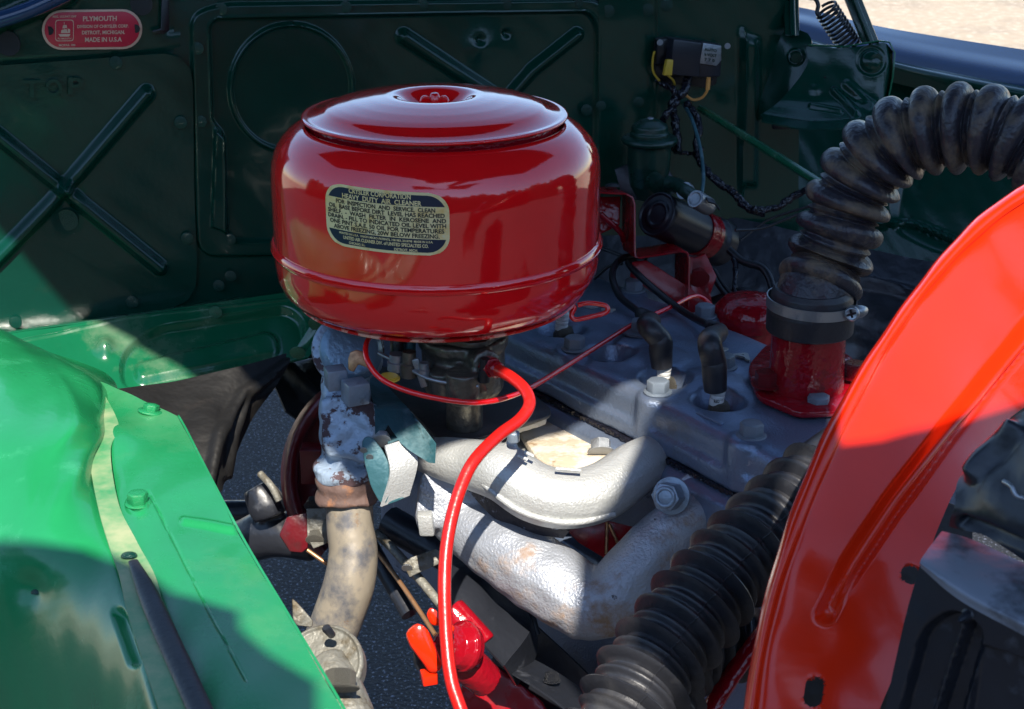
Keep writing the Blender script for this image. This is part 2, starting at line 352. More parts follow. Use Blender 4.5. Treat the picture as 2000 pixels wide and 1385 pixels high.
# ------------------------------------------------------------------ shared small meshes
def unit(v, f, name, bev=0, m=None):
    bm = bevel_mesh(v, f, bev, 2, 25); me = bpy.data.meshes.new(name); bm.to_mesh(me); bm.free(); me.materials.append(m or M['bolt']); return me
def hexprof(r, h0, h1, n=6):
    v = [(r * math.cos(math.pi / 3 * i), r * math.sin(math.pi / 3 * i), z) for z in (h0, h1) for i in range(n)]
    return v, [tuple(reversed(range(6))), tuple(range(6, 12))] + [(i, (i + 1) % 6, (i + 1) % 6 + 6, i + 6) for i in range(6)]
def lz(prof, seg=28): return lathe(prof, (0, 0, 0), (0, 0, 1), seg)
HEX = {}
for k_, mk in (('grey', 'bolt'), ('green', 'greenw'), ('greenf', 'greenf'), ('red', 'redcast'), ('black', 'blackm'), ('greasy', 'greasy'), ('steel', 'steel')):
    hx = hexprof(1, 0.1, 1.15); cap_ = lz([(.86, 1.1), (.84, 1.2), (.6, 1.23), (0, 1.24)]); ws = lz([(1.25, 0), (1.27, .12), (1.1, .18), (.5, .19)])
    HEX[k_] = unit(*join([hx, cap_, ws]), 'bolt_' + k_, .07, M[mk])
SCREW = {k_: unit(*join([hexprof(.72, .15, .75), lz([(1.15, 0), (1.15, .18), (.95, .26), (.4, .27)], 20), lz([(.5, .7), (.35, .82), (0, .84)], 12)]), 'screw_' + k_, .05, M[mk]) for k_, mk in (('green', 'greenw'), ('ledge', 'green'), ('greenf', 'greenf'), ('black', 'blackm'), ('red', 'reddk'))}
DOME = {k_: unit(*lz([(1, 0), (.98, .18), (.8, .42), (.45, .56), (0, .6)], 20), 'rivet_' + k_, 0, M[mk]) for k_, mk in (('black', 'black'), ('green', 'greenw'), ('steel', 'steel'))}
def put(name, me, p, n, s, parent=None, rot=None):
    x, y, z = frm(n); o = bpy.data.objects.new(name, me); C.objects.link(o); a_ = random.uniform(0, 6) if rot is None else rot
    R = Matrix((tuple(x) + (p[0],), tuple(y) + (p[1],), tuple(z) + (p[2],), (0, 0, 0, 1))) @ Matrix.Rotation(a_, 4, 'Z') @ Matrix.Scale(s, 4)
    if me.get('sm') is None:
        me.polygons.foreach_set('use_smooth', [True] * len(me.polygons)); me.set_sharp_from_angle(angle=math.radians(35)); me['sm'] = 1
    if parent: o.parent = parent; o.matrix_parent_inverse = Matrix.Translation(-Vector(parent.location))
    o.matrix_basis = R; return o
def textmesh(s, size=1., align='CENTER', ext=0., bold=0., sx=1.):
    cu = bpy.data.curves.new('txt', 'FONT'); cu.body = s; cu.size = size; cu.align_x = align; cu.align_y = 'CENTER'; cu.extrude = ext; cu.offset = bold; cu.resolution_u = 3
    o = bpy.data.objects.new('txt', cu); C.objects.link(o); bpy.context.view_layer.update()
    me = bpy.data.meshes.new_from_object(o.evaluated_get(bpy.context.evaluated_depsgraph_get())); bpy.data.objects.remove(o); bpy.data.curves.remove(cu); me.materials.clear(); return me
def lettering(name, items, fn, mat_, parent, ext=0.):
    """items: (string, x, y, size, width) in print units; fn maps (x, y, h) to 3D"""
    V, Fc = [], []
    for s, x, y, sz, wd in items:
        me = textmesh(s, sz, ext=ext, bold=sz * .028); co = np.array([v.co[:] for v in me.vertices]); w0 = np.ptp(co[:, 0]) if len(co) else 1
        if wd: co[:, 0] = (co[:, 0] - co[:, 0].min() - w0 / 2) * wd / w0
        co[:, 0] += x; co[:, 1] += y; o = len(V); V += [fn(*c) for c in co]; Fc += [tuple(i + o for i in p.vertices) for p in me.polygons]; bpy.data.meshes.remove(me)
    o = link(name, mesh(name, V, Fc), mat_, parent, smooth=False); return o
# ================================================================== SETTING
def quad(name, x0, x1, y0, y1, z, m, label, cat=None):
    o = link(name, mesh(name, [(x0, y0, z), (x1, y0, z), (x1, y1, z), (x0, y1, z)], [(0, 1, 2, 3)]), m); return tag(o, label, None, kind='structure')
quad('ground', -60, 60, -40, 160, 0, M['asphalt'], 'speckled asphalt under the engine bay, darkened in colour for underbody shade')
quad('gravel_lot', -60, 60, 4.2, 160, .006, M['road'], 'sunlit tan gravel lot beyond the far fender')
# ================================================================== FIREWALL
fw = thing('firewall', 'dark green pressed steel firewall behind the red air cleaner, with ribs and a round bead', 'firewall', FW(700, 700))
def fwgrid(tl, tr, br, bl, m, n, off=0):
    L_ = np.array([np.array(tl) + (np.array(bl) - tl) * t for t in np.linspace(0, 1, m)]); R_ = np.array([np.array(tr) + (np.array(br) - tr) * t for t in np.linspace(0, 1, m)])
    return np.array([[FW(*(l + (r - l) * s), off) for s in np.linspace(0, 1, n)] for l, r in zip(L_, R_)])
ctr = rrect([(408, 36), (1152, 22), (1168, 60), (1160, 480), (440, 470), (438, 262), (414, 238)], 26)
feats = [('plate', rrect([(372, 28), (430, 8), (1180, -2), (1178, 490), (386, 500)], 40), 7, .004), ('plate', ctr, 8, -.007), ('ring', ctr, 5, .0015),
         ('ring', circ(570, 173, 119, 124), 6, .004), ('bead', [(790, 72), (880, 132), (985, 200)], 17, .009), ('bead', [(1128, 68), (1040, 138), (985, 200)], 14, .008),
         ('plate', [(418, 250), (436, 268), (446, 458), (432, 448), (412, 440)], 5, .005),
         ('dent', (937, 78), 8, -.006), ('dent', (990, 66), 7, -.005), ('dent', (940, 92), 26, .004), ('dent', (930, 130), 70, .004), ('dent', (600, 340), 90, -.006)]
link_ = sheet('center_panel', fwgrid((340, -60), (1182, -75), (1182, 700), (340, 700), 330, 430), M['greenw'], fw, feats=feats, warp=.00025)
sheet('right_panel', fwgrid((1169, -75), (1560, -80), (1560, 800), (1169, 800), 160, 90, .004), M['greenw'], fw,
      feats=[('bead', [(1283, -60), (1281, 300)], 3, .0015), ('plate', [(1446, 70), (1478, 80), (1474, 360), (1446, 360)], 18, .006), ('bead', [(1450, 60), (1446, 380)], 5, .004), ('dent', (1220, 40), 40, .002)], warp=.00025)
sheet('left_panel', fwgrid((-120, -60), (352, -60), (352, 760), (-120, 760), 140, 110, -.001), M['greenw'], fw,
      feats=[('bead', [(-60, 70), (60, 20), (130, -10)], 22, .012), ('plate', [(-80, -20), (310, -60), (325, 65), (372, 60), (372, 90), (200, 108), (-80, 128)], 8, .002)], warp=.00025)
# cover plate with the X ribs and the word TOP
rows = [(136, (322, 105)), (140, (352, 112)), (152, (372, 134)), (180, (377, 170)), (390, (380, 360)), (560, (385, 520)), (620, (383, 560)), (646, (365, 588)), (662, (330, 604))]
cur_ = [[FW(-110 + (r[1][0] + 110) * s, r[0] + (r[1][1] - r[0]) * s, .006) for s in np.linspace(0, 1, 12)] for r in rows]
G = loftgrid([c for c in cur_], 300, 260).transpose(1, 0, 2)
G = np.array([resample(np.array([cur_[k][0] for k in range(len(rows))]), 2)])
def rowsgrid(rows, xl, m, n, off):
    ys = np.array([r[0] for r in rows], float); xr = np.array([r[1][0] for r in rows], float); yr = np.array([r[1][1] for r in rows], float)
    s = np.r_[0, np.cumsum(np.hypot(np.diff(xr), np.diff(yr)))]; t = np.linspace(0, s[-1], m); ys, xr, yr = np.interp(t, s, ys), np.interp(t, s, xr), np.interp(t, s, yr)
    return np.array([[FW(xl + (b - xl) * q, a_ + (c_ - a_) * q, off) for q in np.linspace(0, 1, n)] for a_, b, c_ in zip(ys, xr, yr)])
cp = sheet('cover_plate', rowsgrid(rows, -110, 260, 260, .006), M['greenw'], fw, thick=.003,
      feats=[('bead', [(286, 182), (130, 362)], 17, .010), ('bead', [(-120, 180), (0, 268), (120, 366), (312, 522)], 17, .010), ('bead', [(-60, 560), (104, 392), (130, 362)], 17, .010), ('dent', (128, 372), 24, -.006), ('dent', (130, 420), 26, -.004), ('dent', (330, 380), 120, -.004)], warp=.00025)
cp['label'] = 'cover plate with crossed ribs and the embossed word TOP'
FX = FD
lettering('lettering', [('T', 0, 0, 1, .8), ('O', 1.02, .05, 1, .78), ('P', 2.05, .12, 1, .72)], lambda x, y, h: FW(62 + x * 42, 178 - y * 46 - 2, .0075 + max(0, h) * 1), M['greenw'], cp, ext=.0036)
for px, py in ((226, 123), (353, 240), (366, 466), (258, 590), (30, 630)): put('bolt', SCREW['green'], FW(px, py, .009), FN, .0058, cp)
put('bolt', DOME['green'], FW(131, 430, .006), FN, .011, cp)
for px, py in ((386, 95), (392, 238), (449, 468), (450, 540), (427, 558), (432, 18), (675, 14), (825, 10), (988, 8), (1128, 6), (1146, 215)): put('bolt', SCREW['green'], FW(px, py, .005), FN, .0055, fw)
for px, py in ((1188, 22), (1265, 20), (1302, 11)): put('bolt', HEX['green'], FW(px, py, .006), FN, .0055, fw)
for px, py in ((1174, 207), (1247, 199)): put('bolt', SCREW['green'], FW(px, py, .006), FN, .005, fw)
for px, py, s in ((15, 85, .012), (276, 8, .011), (1555, 110, .006)): put('grommet', DOME['black'], FW(px, py, .005), FN, s, fw)
slab('tab', [FW(*q, .012) for q in ((316, -10), (330, -10), (331, 60), (322, 66), (298, 66), (298, 60), (314, 56))], FN * -.004, M['black'], fw)
# cowl edge top left
o = tube('cowl_seal', [FW(-80, 62, .02), FW(0, 38, .02), (FW(60, 18, .02)), FW(130, -14, .02)], .008, M['rim'], seg=14)
tag(o, 'glossy blue-black edge of the cowl crossing the top left corner above the red plate', 'body edge')
# ---- red data plate
dp = thing('data_plate', 'red oval maker plate with cream lettering riveted to the firewall, top left', 'plate', FW(180, 58, .008))
def stad(cx, cy, hw, hh, rot, n=14):
    out = []
    for k in range(n + 1): a_ = -math.pi / 2 + math.pi * k / n; out.append((hw - hh + hh * math.cos(a_), hh * math.sin(a_)))
    for k in range(n + 1): a_ = math.pi / 2 + math.pi * k / n; out.append((-hw + hh + hh * math.cos(a_), hh * math.sin(a_)))
    c_, s_ = math.cos(rot), math.sin(rot); return [(cx + x * c_ - y * s_, cy + x * s_ + y * c_) for x, y in out]
RT = -.012
slab('border', [FW(*q, .0045) for q in stad(180, 58, 98, 39, RT)], FN * -.003, M['plateline'], dp, bev=.0004)
slab('face', [FW(*q, .0052) for q in stad(180, 58, 93, 34.5, RT)], FN * -.0025, M['platered'], dp, bev=.0003)
def dpf(x, y, h): return FW(180 + x, 58 - y + RT * x, .0056)
lettering('lettering', [('PLYMOUTH', 15, 21, 13, 66), ('DIVISION OF CHRYSLER CORP.', 21, 6, 8.5, 100), ('DETROIT, MICHIGAN.', 22, -6, 10, 84), ('MADE IN U.S.A', 22, -20, 12, 72), ('REG. U.S.PAT.OFF', -54, 26, 5.5, 46), ('MOPAR 1'+'00', -49, -30, 6, 32), ('PLYMOUTH', -54, -17, 4.5, 26)], dpf, M['plateline'], dp)
# ship emblem in a rounded frame
def ring2(pts, w_, fn):
    p = np.array(pts, float); c_ = p.mean(0); q = c_ + (p - c_) * (1 - w_); n = len(p); v = [fn(*x, 0) for x in p] + [fn(*x, 0) for x in q]
    return v, [(i, (i + 1) % n, (i + 1) % n + n, i + n) for i in range(n)]
em = [ring2(rrect([(-72, 20), (-36, 20), (-36, -22), (-72, -22)], 6), .07, dpf)]
for poly in ([(-66, -8), (-42, -8), (-45, -13), (-63, -13)], [(-60, 0), (-50, 2), (-47, -6), (-61, -6)], [(-57, 9), (-50, 10), (-49, 4), (-58, 3)], [(-55, 15), (-54, 15), (-54, -6), (-55, -6)], [(-48, 3), (-43, 1), (-43, -6), (-47, -6)]): em.append(([dpf(*q, 0) for q in poly], [tuple(range(len(poly)))]))
link('ship_emblem', mesh('ship_emblem', *join(em)), M['plateline'], dp, smooth=False)
for px, py in ((96, 60), (265, 56)): put('rivet', DOME['black'], FW(px, py, .0055), FN, .0042, dp)
# ================================================================== LEDGE below the firewall
dF = lambda px, py: float(np.dot(FW(px, py) - CAM, [0, CP, -SP]))
def LG(px, py):      # surface that comes forward from the firewall as it drops
    top = 650 - .142 * px; k = max(0, (py - top)) / 130
    return P(px, py, dF(px, top) - .035 - .055 * min(k, 1.2))
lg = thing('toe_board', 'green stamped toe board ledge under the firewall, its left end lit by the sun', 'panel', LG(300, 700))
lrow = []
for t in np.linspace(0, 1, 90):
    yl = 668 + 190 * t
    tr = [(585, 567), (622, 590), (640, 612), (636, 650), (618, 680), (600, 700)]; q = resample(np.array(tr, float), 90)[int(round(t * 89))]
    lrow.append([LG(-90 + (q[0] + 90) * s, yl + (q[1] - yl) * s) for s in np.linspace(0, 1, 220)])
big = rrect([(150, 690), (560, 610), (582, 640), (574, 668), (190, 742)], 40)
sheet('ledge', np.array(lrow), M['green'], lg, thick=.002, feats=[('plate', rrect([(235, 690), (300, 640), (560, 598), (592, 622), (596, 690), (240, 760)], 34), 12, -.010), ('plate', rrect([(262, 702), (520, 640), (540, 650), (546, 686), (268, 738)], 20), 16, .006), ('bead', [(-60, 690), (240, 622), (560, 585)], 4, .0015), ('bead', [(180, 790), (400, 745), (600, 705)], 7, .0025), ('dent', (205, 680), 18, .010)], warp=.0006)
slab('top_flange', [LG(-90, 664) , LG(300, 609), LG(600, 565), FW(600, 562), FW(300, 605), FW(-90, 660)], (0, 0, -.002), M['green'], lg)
for px, py in ((205, 680), (419, 607)): put('bolt', SCREW['ledge'], LG(px, py) + FN * .006, FN, .006, lg)
for px, py in ((300, 753), (338, 748), (250, 764), (420, 741)): put('rivet', DOME['green'], LG(px, py) + FN * .003, FN, .0025, lg)
st = thing('stay_bracket', 'small green strap bolted to the right end of the ledge, left under the air cleaner', 'bracket', P(600, 660, 1.40))
slab('strap', [P(*q, 1.36) for q in ((572, 690), (583, 672), (608, 632), (620, 622), (630, 632), (622, 650), (592, 696), (580, 702))], P(600, 660, 1.364) - P(600, 660, 1.36), M['green'], st)
for px, py in ((581, 690), (617, 633)): put('bolt', SCREW['ledge'], P(px, py, 1.355), CAM - P(px, py, 1.35), .0062, st)
# insulation and dark hump under the ledge
curves = [[P(150, 770, 1.36), P(230, 830, 1.34), P(330, 930, 1.32), P(400, 985, 1.30)], [P(330, 745, 1.42), P(390, 800, 1.38), P(420, 870, 1.35), P(432, 960, 1.33)], [P(470, 715, 1.44), P(452, 790, 1.41), P(440, 850, 1.38), P(436, 950, 1.36)], [P(560, 690, 1.5), P(545, 745, 1.47), P(492, 820, 1.44), P(444, 930, 1.40)]]
o = sheet('insulation_pad', loftgrid(curves, 60, 70), M['felt'], thick=.006, feats=[('bead', [(560, 712), (470, 770), (425, 850), (405, 960)], 13, .010), ('bead', [(520, 745), (480, 780), (455, 850), (440, 930)], 8, .006), ('dent', (350, 800), 40, -.008)])
tag(o, 'dark wrinkled insulation pad, its ledge shade put into the colour, hanging below the green ledge above the asphalt', 'pad')
# ================================================================== LEFT FENDER (near)
FZ = .85
def NF(px, py, z=FZ): return Z(px, py, z)
nf = thing('near_fender', 'bright green inner fender filling the lower left, sunlit with a curved crown and bolted flange', 'fender', NF(400, 1100))
# flange strip
lefte = [(196, 745), (186, 800), (190, 900), (206, 985), (238, 1080), (285, 1180), (340, 1290), (400, 1420)]
righte = [(346, 812), (360, 836), (395, 905), (455, 1020), (500, 1100), (560, 1200), (620, 1300), (690, 1420)]
mid = [((a_[0] * .62 + b_[0] * .38), (a_[1] * .62 + b_[1] * .38) - 2) for a_, b_ in zip(lefte, righte)]
G = loftgrid([[NF(*q, FZ - .004) for q in lefte], [NF(*q, FZ + .001) for q in mid], [NF(*q, FZ - .003) for q in righte]], 260, 110)
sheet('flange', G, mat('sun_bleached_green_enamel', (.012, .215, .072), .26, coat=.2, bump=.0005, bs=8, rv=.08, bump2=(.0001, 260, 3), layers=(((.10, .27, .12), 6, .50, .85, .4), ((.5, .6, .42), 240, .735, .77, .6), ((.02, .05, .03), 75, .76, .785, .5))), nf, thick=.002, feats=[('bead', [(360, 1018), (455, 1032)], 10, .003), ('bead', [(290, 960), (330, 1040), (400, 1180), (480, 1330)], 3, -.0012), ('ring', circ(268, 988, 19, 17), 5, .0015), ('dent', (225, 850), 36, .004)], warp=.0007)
fl2 = [[NF(*q, FZ - .004) for q in righte], [NF(q[0] + 1, q[1] + 2, FZ - .012) for q in righte]]
sheet('flange_lip', loftgrid(fl2, 80, 5), M['greenf'], nf, thick=.0015)
# dusty seam strip
sl = [(196, 770), (170, 830), (172, 880), (190, 985), (214, 1070), (232, 1120), (250, 1200), (285, 1310), (325, 1430)]
sr = [(204, 768), (232, 830), (216, 880), (232, 985), (268, 1060), (303, 1125), (322, 1190), (366, 1310), (420, 1430)]
sheet('seam_strip', loftgrid([[NF(*q, FZ + .0035) for q in sl], [NF(*q, FZ + .003) for q in sr]], 120, 12), M['greendust'], nf, thick=.0015, warp=.0004)
# crown: big curved panel from the left edge to the rolled nose
c1 = [(-120, 590), (0, 648), (90, 694), (165, 716), (215, 740), (232, 780), (226, 820)]
crv = []
for k, (dx, dy, dz) in enumerate(((0, 0, -.02), (0, 14, .0), (-6, 60, .018), (-14, 150, .012), (-40, 320, -.03), (-60, 560, -.10), (-90, 860, -.19))):
    crv.append(None)
cr_rows = [  # each row left to right in pixels with heights
    [(-140, 560, .835), (0, 640, .840), (90, 685, .842), (160, 708, .838), (208, 730, .822), (230, 762, .800), (226, 806, .78)],
    [(-140, 580, .862), (0, 655, .866), (85, 705, .868), (150, 728, .868), (194, 750, .858), (222, 784, .826), (214, 826, .79)],
    [(-140, 680, .872), (0, 735, .876), (70, 775, .876), (125, 800, .878), (160, 815, .876), (198, 838, .850), (198, 880, .80)],
    [(-140, 860, .862), (0, 880, .868), (70, 900, .868), (120, 910, .866), (156, 916, .864), (178, 924, .854), (196, 940, .836)],
    [(-140, 1060, .82), (0, 1050, .838), (80, 1045, .846), (140, 1040, .848), (180, 1035, .848), (206, 1030, .846), (222, 1040, .842)],
    [(-140, 1260, .75), (0, 1230, .785), (100, 1200, .810), (170, 1180, .828), (215, 1165, .838), (240, 1160, .842), (256, 1165, .840)],
    [(-140, 1480, .66), (0, 1470, .71), (140, 1460, .76), (220, 1450, .80), (280, 1440, .825), (315, 1435, .838), (335, 1440, .838)]]
G = loftgrid([[NF(*q) for q in r] for r in cr_rows], 160, 220)
sheet('crown', G, M['greenf'], nf, thick=.002, feats=[('dent', (60, 1150), 30, -.004), ('bead', [(232, 1200), (262, 1290)], 14, -.006), ('dent', (195, 850), 30, .004)], warp=.00025)
# black weather strip lying in the seam
rb = [(262, 1090), (290, 1150), (318, 1215), (352, 1290), (402, 1400)]
o = tube('weather_strip', [NF(q[0] - 2, q[1] + 6, FZ + .0045) for q in rb], [.003, .0058, .0064, .0064, .0064], M['rubber'], seg=14, sq=.4); tag(o, 'black rubber weather strip lying in the seam of the near green fender', 'seal')
put('bolt', HEX['greenf'], NF(270, 984, FZ + .001), (0, 0, 1), .0068, nf, .3)
put('bolt', SCREW['greenf'], NF(294, 806, FZ - .002), (-.2, -.2, 1), .0085, nf)
for px, py in ((252, 1087), (76, 1158)): put('rivet', DOME['green'], NF(px, py, FZ + .004 if px > 200 else .812), (0, -.3, 1), .005, nf)
# ================================================================== AIR CLEANER
BC = P(854, 462, 1.3); AX = np.array([BC[0], BC[1], 0.])
ac = thing('air_cleaner', 'large round glossy red oil bath air cleaner with a gold instruction label, centre', 'air cleaner', (AX[0], AX[1], .877))
bp_ = [(.0, .879), (.112, .879), (.118, .8795), (.126, .883), (.1325, .890), (.1365, .900), (.1378, .912), (.1378, .935), (.1378, .955), (.1378, .970), (.1378, .985), (.1368, .9965), (.1338, 1.006), (.1290, 1.0140), (.1225, 1.0205), (.1160, 1.0250), (.1105, 1.0272), (.1075, 1.0268), (.1058, 1.022), (.1050, .975), (.0, .97)]
v, f = lathe(bp_, AX, seg=160); v = np.array(v)
ang = np.arctan2(v[:, 1] - AX[1], v[:, 0] - AX[0])
r_ = np.hypot(v[:, 0] - AX[0], v[:, 1] - AX[1]); k_ = np.clip((r_ - .1) / .03, 0, 1) * (.00035 * np.sin(5 * ang + 1) + .00022 * np.sin(11 * ang) + .00006 * np.sin(23 * ang + 2)) * np.exp(-((v[:, 2] - 1.0) / .02) ** 2)
v[:, 0] += np.cos(ang) * k_; v[:, 1] += np.sin(ang) * k_
# notch at the lower right where the dipstick loop passes
nd = np.exp(-((((ang - math.radians(-14)) + math.pi) % (2 * math.pi) - math.pi) / .16) ** 2) * np.clip((.905 - v[:, 2]) / .02, 0, 1) * np.clip((r_ - .09) / .03, 0, 1)
v[:, 2] += nd * .010
body = link('body', mesh('body', v, f), M['red'], ac, smooth=60)
lobj('bead', [(.1375, -.0045), (.1392, -.0040), (.1404, -.0022), (.1407, -.0006), (.1398, .0), (.1407, .0006), (.1404, .0022), (.1392, .0040), (.1375, .0045)], (AX[0], AX[1], .9255), (0, 0, 1), M['red'], ac, seg=160)
lobj('skirt', [(.098, .975), (.1035, 1.026), (.1035, 1.032), (.09, 1.034)], AX, (0, 0, 1), M['redcast'], ac, seg=120)
lobj('rim_edge', [(.1095, .8788), (.1195, .8784), (.1208, .8772), (.1195, .8760), (.1095, .8758)], AX, (0, 0, 1), mat('glint_flecked_red_edge', (.6, .02, .015), .25, layers=(((.75, .45, .30), 60, .52, .58, .5),), bump=.001, bs=120), ac, seg=160)  # cream flecks paint sunlight reflected along the bottom edge
lp = [(.0, 1.0395), (.012, 1.0395), (.019, 1.0415), (.025, 1.0480), (.0290, 1.0535), (.0335, 1.0560), (.040, 1.0560), (.052, 1.0545), (.068, 1.0515), (.082, 1.0475), (.0900, 1.0440), (.0935, 1.0405), (.0985, 1.0372), (.1045, 1.0350), (.1085, 1.0352), (.1100, 1.0345), (.1102, 1.0328), (.1085, 1.0315), (.100, 1.031), (.09, 1.036), (0, 1.036)]
lp = [(r, 1.0335 + (h - 1.0335) * (.72 if h > 1.0335 else 1)) for r, h in lp]
lobj('lid', lp, AX, (0, 0, 1), M['red'], ac, seg=160, rr=.0025)
# wing nut
wn = []
for k in range(3):
    a_ = math.radians(-90 + 120 * k + 60); d_ = np.array([math.cos(a_), math.sin(a_), 0]); n_ = np.array([-d_[1], d_[0], 0]); c_ = AX + np.array([0, 0, 1.0425]) + d_ * .009
    pts = [c_ + d_ * (.0052 * math.cos(t)) + np.array([0, 0, 1]) * (.0075 * math.sin(t)) - n_ * .0016 for t in np.linspace(0, 2 * math.pi, 14, endpoint=False)]
    wn.append(slab('', pts, n_ * .0032, None, link_=False))
wn.append(lathe([(.0055, 1.036), (.005, 1.047), (.003, 1.051), (0, 1.051)], AX, seg=20)); bm = bevel_mesh(*join(wn), .0007); me = bpy.data.meshes.new('wing_nut'); bm.to_mesh(me); bm.free(); link('wing_nut', me, M['red'], ac)
# label bent round the body
def CYL(px, py, R):
    r = RAY(px, py); o_ = CAM[:2] - AX[:2]; A_ = r[:2] @ r[:2]; B_ = 2 * o_ @ r[:2]; C_ = o_ @ o_ - R * R; t = (-B_ - math.sqrt(B_ * B_ - 4 * A_ * C_)) / (2 * A_); p = CAM + r * t
    return math.atan2(p[1] - AX[1], p[0] - AX[0]), p[2]
tL, zL = CYL(637, 410, .138); tR, zR = CYL(878, 442, .138); tC, zC = CYL(758, 433, .138)
LH = abs(CYL(757, 372, .138)[1] - CYL(757, 494, .138)[1]) / 2; LW = abs(tR - tL) / 2 * .138; tilt = -.055
def LB(x, y, h=0):   # x, y in metres on the label
    y2 = y + x * tilt * .6; t = (tL + tR) / 2 + x / .138; R = .1381 + h; return np.array([AX[0] + R * math.cos(t), AX[1] + R * math.sin(t), zC + y2])
def patch(name, half_w, half_h, y0, y1, h, m_, parent, n=60, rad=None):
    rad = rad or half_h * .62; v, f = [], []; ys = np.linspace(y0, y1, 26)
    for y in ys:
        e_ = max(0, abs(y) - (half_h - rad)); hw = half_w - rad + math.sqrt(max(0, rad * rad - e_ * e_))
        for i in range(n): v.append(LB(-hw + 2 * hw * i / (n - 1), y, h))
    for j in range(25):
        for i in range(n - 1): a_ = j * n + i; f.append((a_, a_ + 1, a_ + n + 1, a_ + n))
    return link(name, mesh(name, v, f), m_, parent)
lab = patch('label', LW, LH, -LH, LH, .0002, M['cream'], ac); lab['label'] = 'gold oval paper label with navy bands'
b1 = LH * .56
patch('top_band', LW - .0022, LH - .0022, b1, LH - .0022, .0004, M['navy'], lab, rad=LH * .6); patch('bottom_band', LW - .0022, LH - .0022, -LH + .0022, -b1 * .86, .0004, M['navy'], lab, rad=LH * .6)
W = LW
top = [('CRYSLER CORPORATION', -.003, LH * .84, LH * .215, W * .98), ('HEAVY  DUTY  AIR  CLEANER', -.002, LH * .645, LH * .215, W * 1.26)]
bodyt = ['FOR  INSPECTION  AND  SERVICE,  CLEAN', 'OIL  BASE BEFORE DIRT  LEVEL HAS REACHED', 'SHELF.  -  WASH  FILTER  IN  KEROSENE  AND', 'DRAIN. - FILL TO INDICATED OIL LEVEL WITH', 'ONE PINT S.A.E. 50 OIL FOR TEMPERATURES', 'ABOVE FREEZING, 20W BELOW FREEZING.']
wd = [1.58, 1.86, 1.9, 1.9, 1.84, 1.70]
mid_ = [(s, 0, LH * (.44 - .165 * i), LH * .185, W * wd[i]) for i, s in enumerate(bodyt)]
bot = [('PRINTED IN U.S.A.  UNION MICRO PATENTS, 1981983, 2018798  MADE IN U.S.A.', 0, -LH * .565, LH * .095, W * 1.5), ('UNITED AIR CLEANER DIV. of UNITED SPECIALTIES CO.', 0, -LH * .70, LH * .15, W * 1.36), ('CHICAGO, ILL.', -W * .44, -LH * .84, LH * .10, W * .28), ('DETROIT, MICH.', W * .34, -LH * .86, LH * .12, W * .36)]
lettering('lettering', top + bot, lambda x, y, h: LB(x, y, .0007), M['cream'], lab); lettering('lettering', mid_, lambda x, y, h: LB(x, y, .0005), M['ink'], lab)
# dipstick loop under the cleaner's right side
dl = [(1085, 575), (1112, 598), (1122, 600), (1116, 616), (1124, 624), (1148, 620), (1180, 612), (1187, 604), (1180, 596), (1150, 592), (1128, 596)]
o = tube('drain_handle', [P(*q, 1.36) for q in dl], .0023, M['red'], k=6); tag(o, 'bent red wire handle loop sticking out under the right side of the air cleaner', 'handle')
# ================================================================== ENGINE BLOCK AND HEAD
en = thing('engine', 'silver painted six cylinder engine with a bolted head, under and right of the air cleaner', 'engine', E(.2, .09, .60))
HT, HG = .800, .757      # head top, gasket
UL = .56
def boss(u, w_, r, z0, z1, r2=None): return lathe([(r2 or r * 1.12, z0), (r, z1 - .003), (r - .003, z1)], E(u, w_, 0), seg=24)
NB = [(.012, .022), (.125, .022), (.250, .030), (.375, .028)]            # near row
FB = [(.020, .103), (.249, .105), (.346, .179), (.245, .184), (.120, .182), (.135, .105)]
hs = [slab('', [E(-.040, .004, HG + .004), E(UL, .004, HG + .004), E(UL, .188, HG + .004), E(-.052, .188, HG + .004)], (0, 0, HT - HG - .004), None, link_=False)]
bmh = bevel_mesh(*hs[0], .011, 4); mh = bpy.data.meshes.new('t'); bmh.to_mesh(mh); bmh.free()
hv = [v_.co[:] for v_ in mh.vertices]; hf = [tuple(p.vertices) for p in mh.polygons]; bpy.data.meshes.remove(mh)
base = slab('', [E(-.044, -.001, HG), E(UL, -.001, HG), E(UL, .192, HG), E(-.056, .192, HG)], (0, 0, .016), None, link_=False)
parts = [(hv, hf), base]
for u, w_ in NB: parts.append(boss(u, w_ - .006, .0175, HG + .002, HT + .001, .0185))
for u, w_ in FB: parts.append(boss(u, w_, .016, HT - .02, HT + .0015))
parts.append(box(E(-.045, .07, .7795), EU, EW, (0, 0, 1), .03, .10, .034))
for u, w_, r in ((.118, .06, .03), (.19, .06, .03)): parts.append(lathe([(r * 1.4, HT - .006), (r * .9, HT + .002), (r * .3, HT + .004), (0, HT + .004)], E(u, w_ + .015, 0), seg=24))
cuts = []
PLG = [(.084, .054), (.150, .052), (.302, .057), (.226, .055)]
for u, w_ in PLG: cuts.append(lathe([(0, HT - .024), (.0150, HT - .024), (.0185, HT - .012), (.025, HT + .003), (.030, HT + .02), (0, HT + .02)], E(u, w_ - .004, 0), seg=28))
def hd(co):
    x = (co - EA) @ EU; y = (co - EA) @ EW; return .0006 * np.sin(x * 70 + 2 * np.sin(y * 50)) + .0004 * np.sin(y * 120 + x * 40)
fuse('cylinder_head', parts, .0022, M['silver'], en, smooth=5, cuts=cuts, disp=hd)
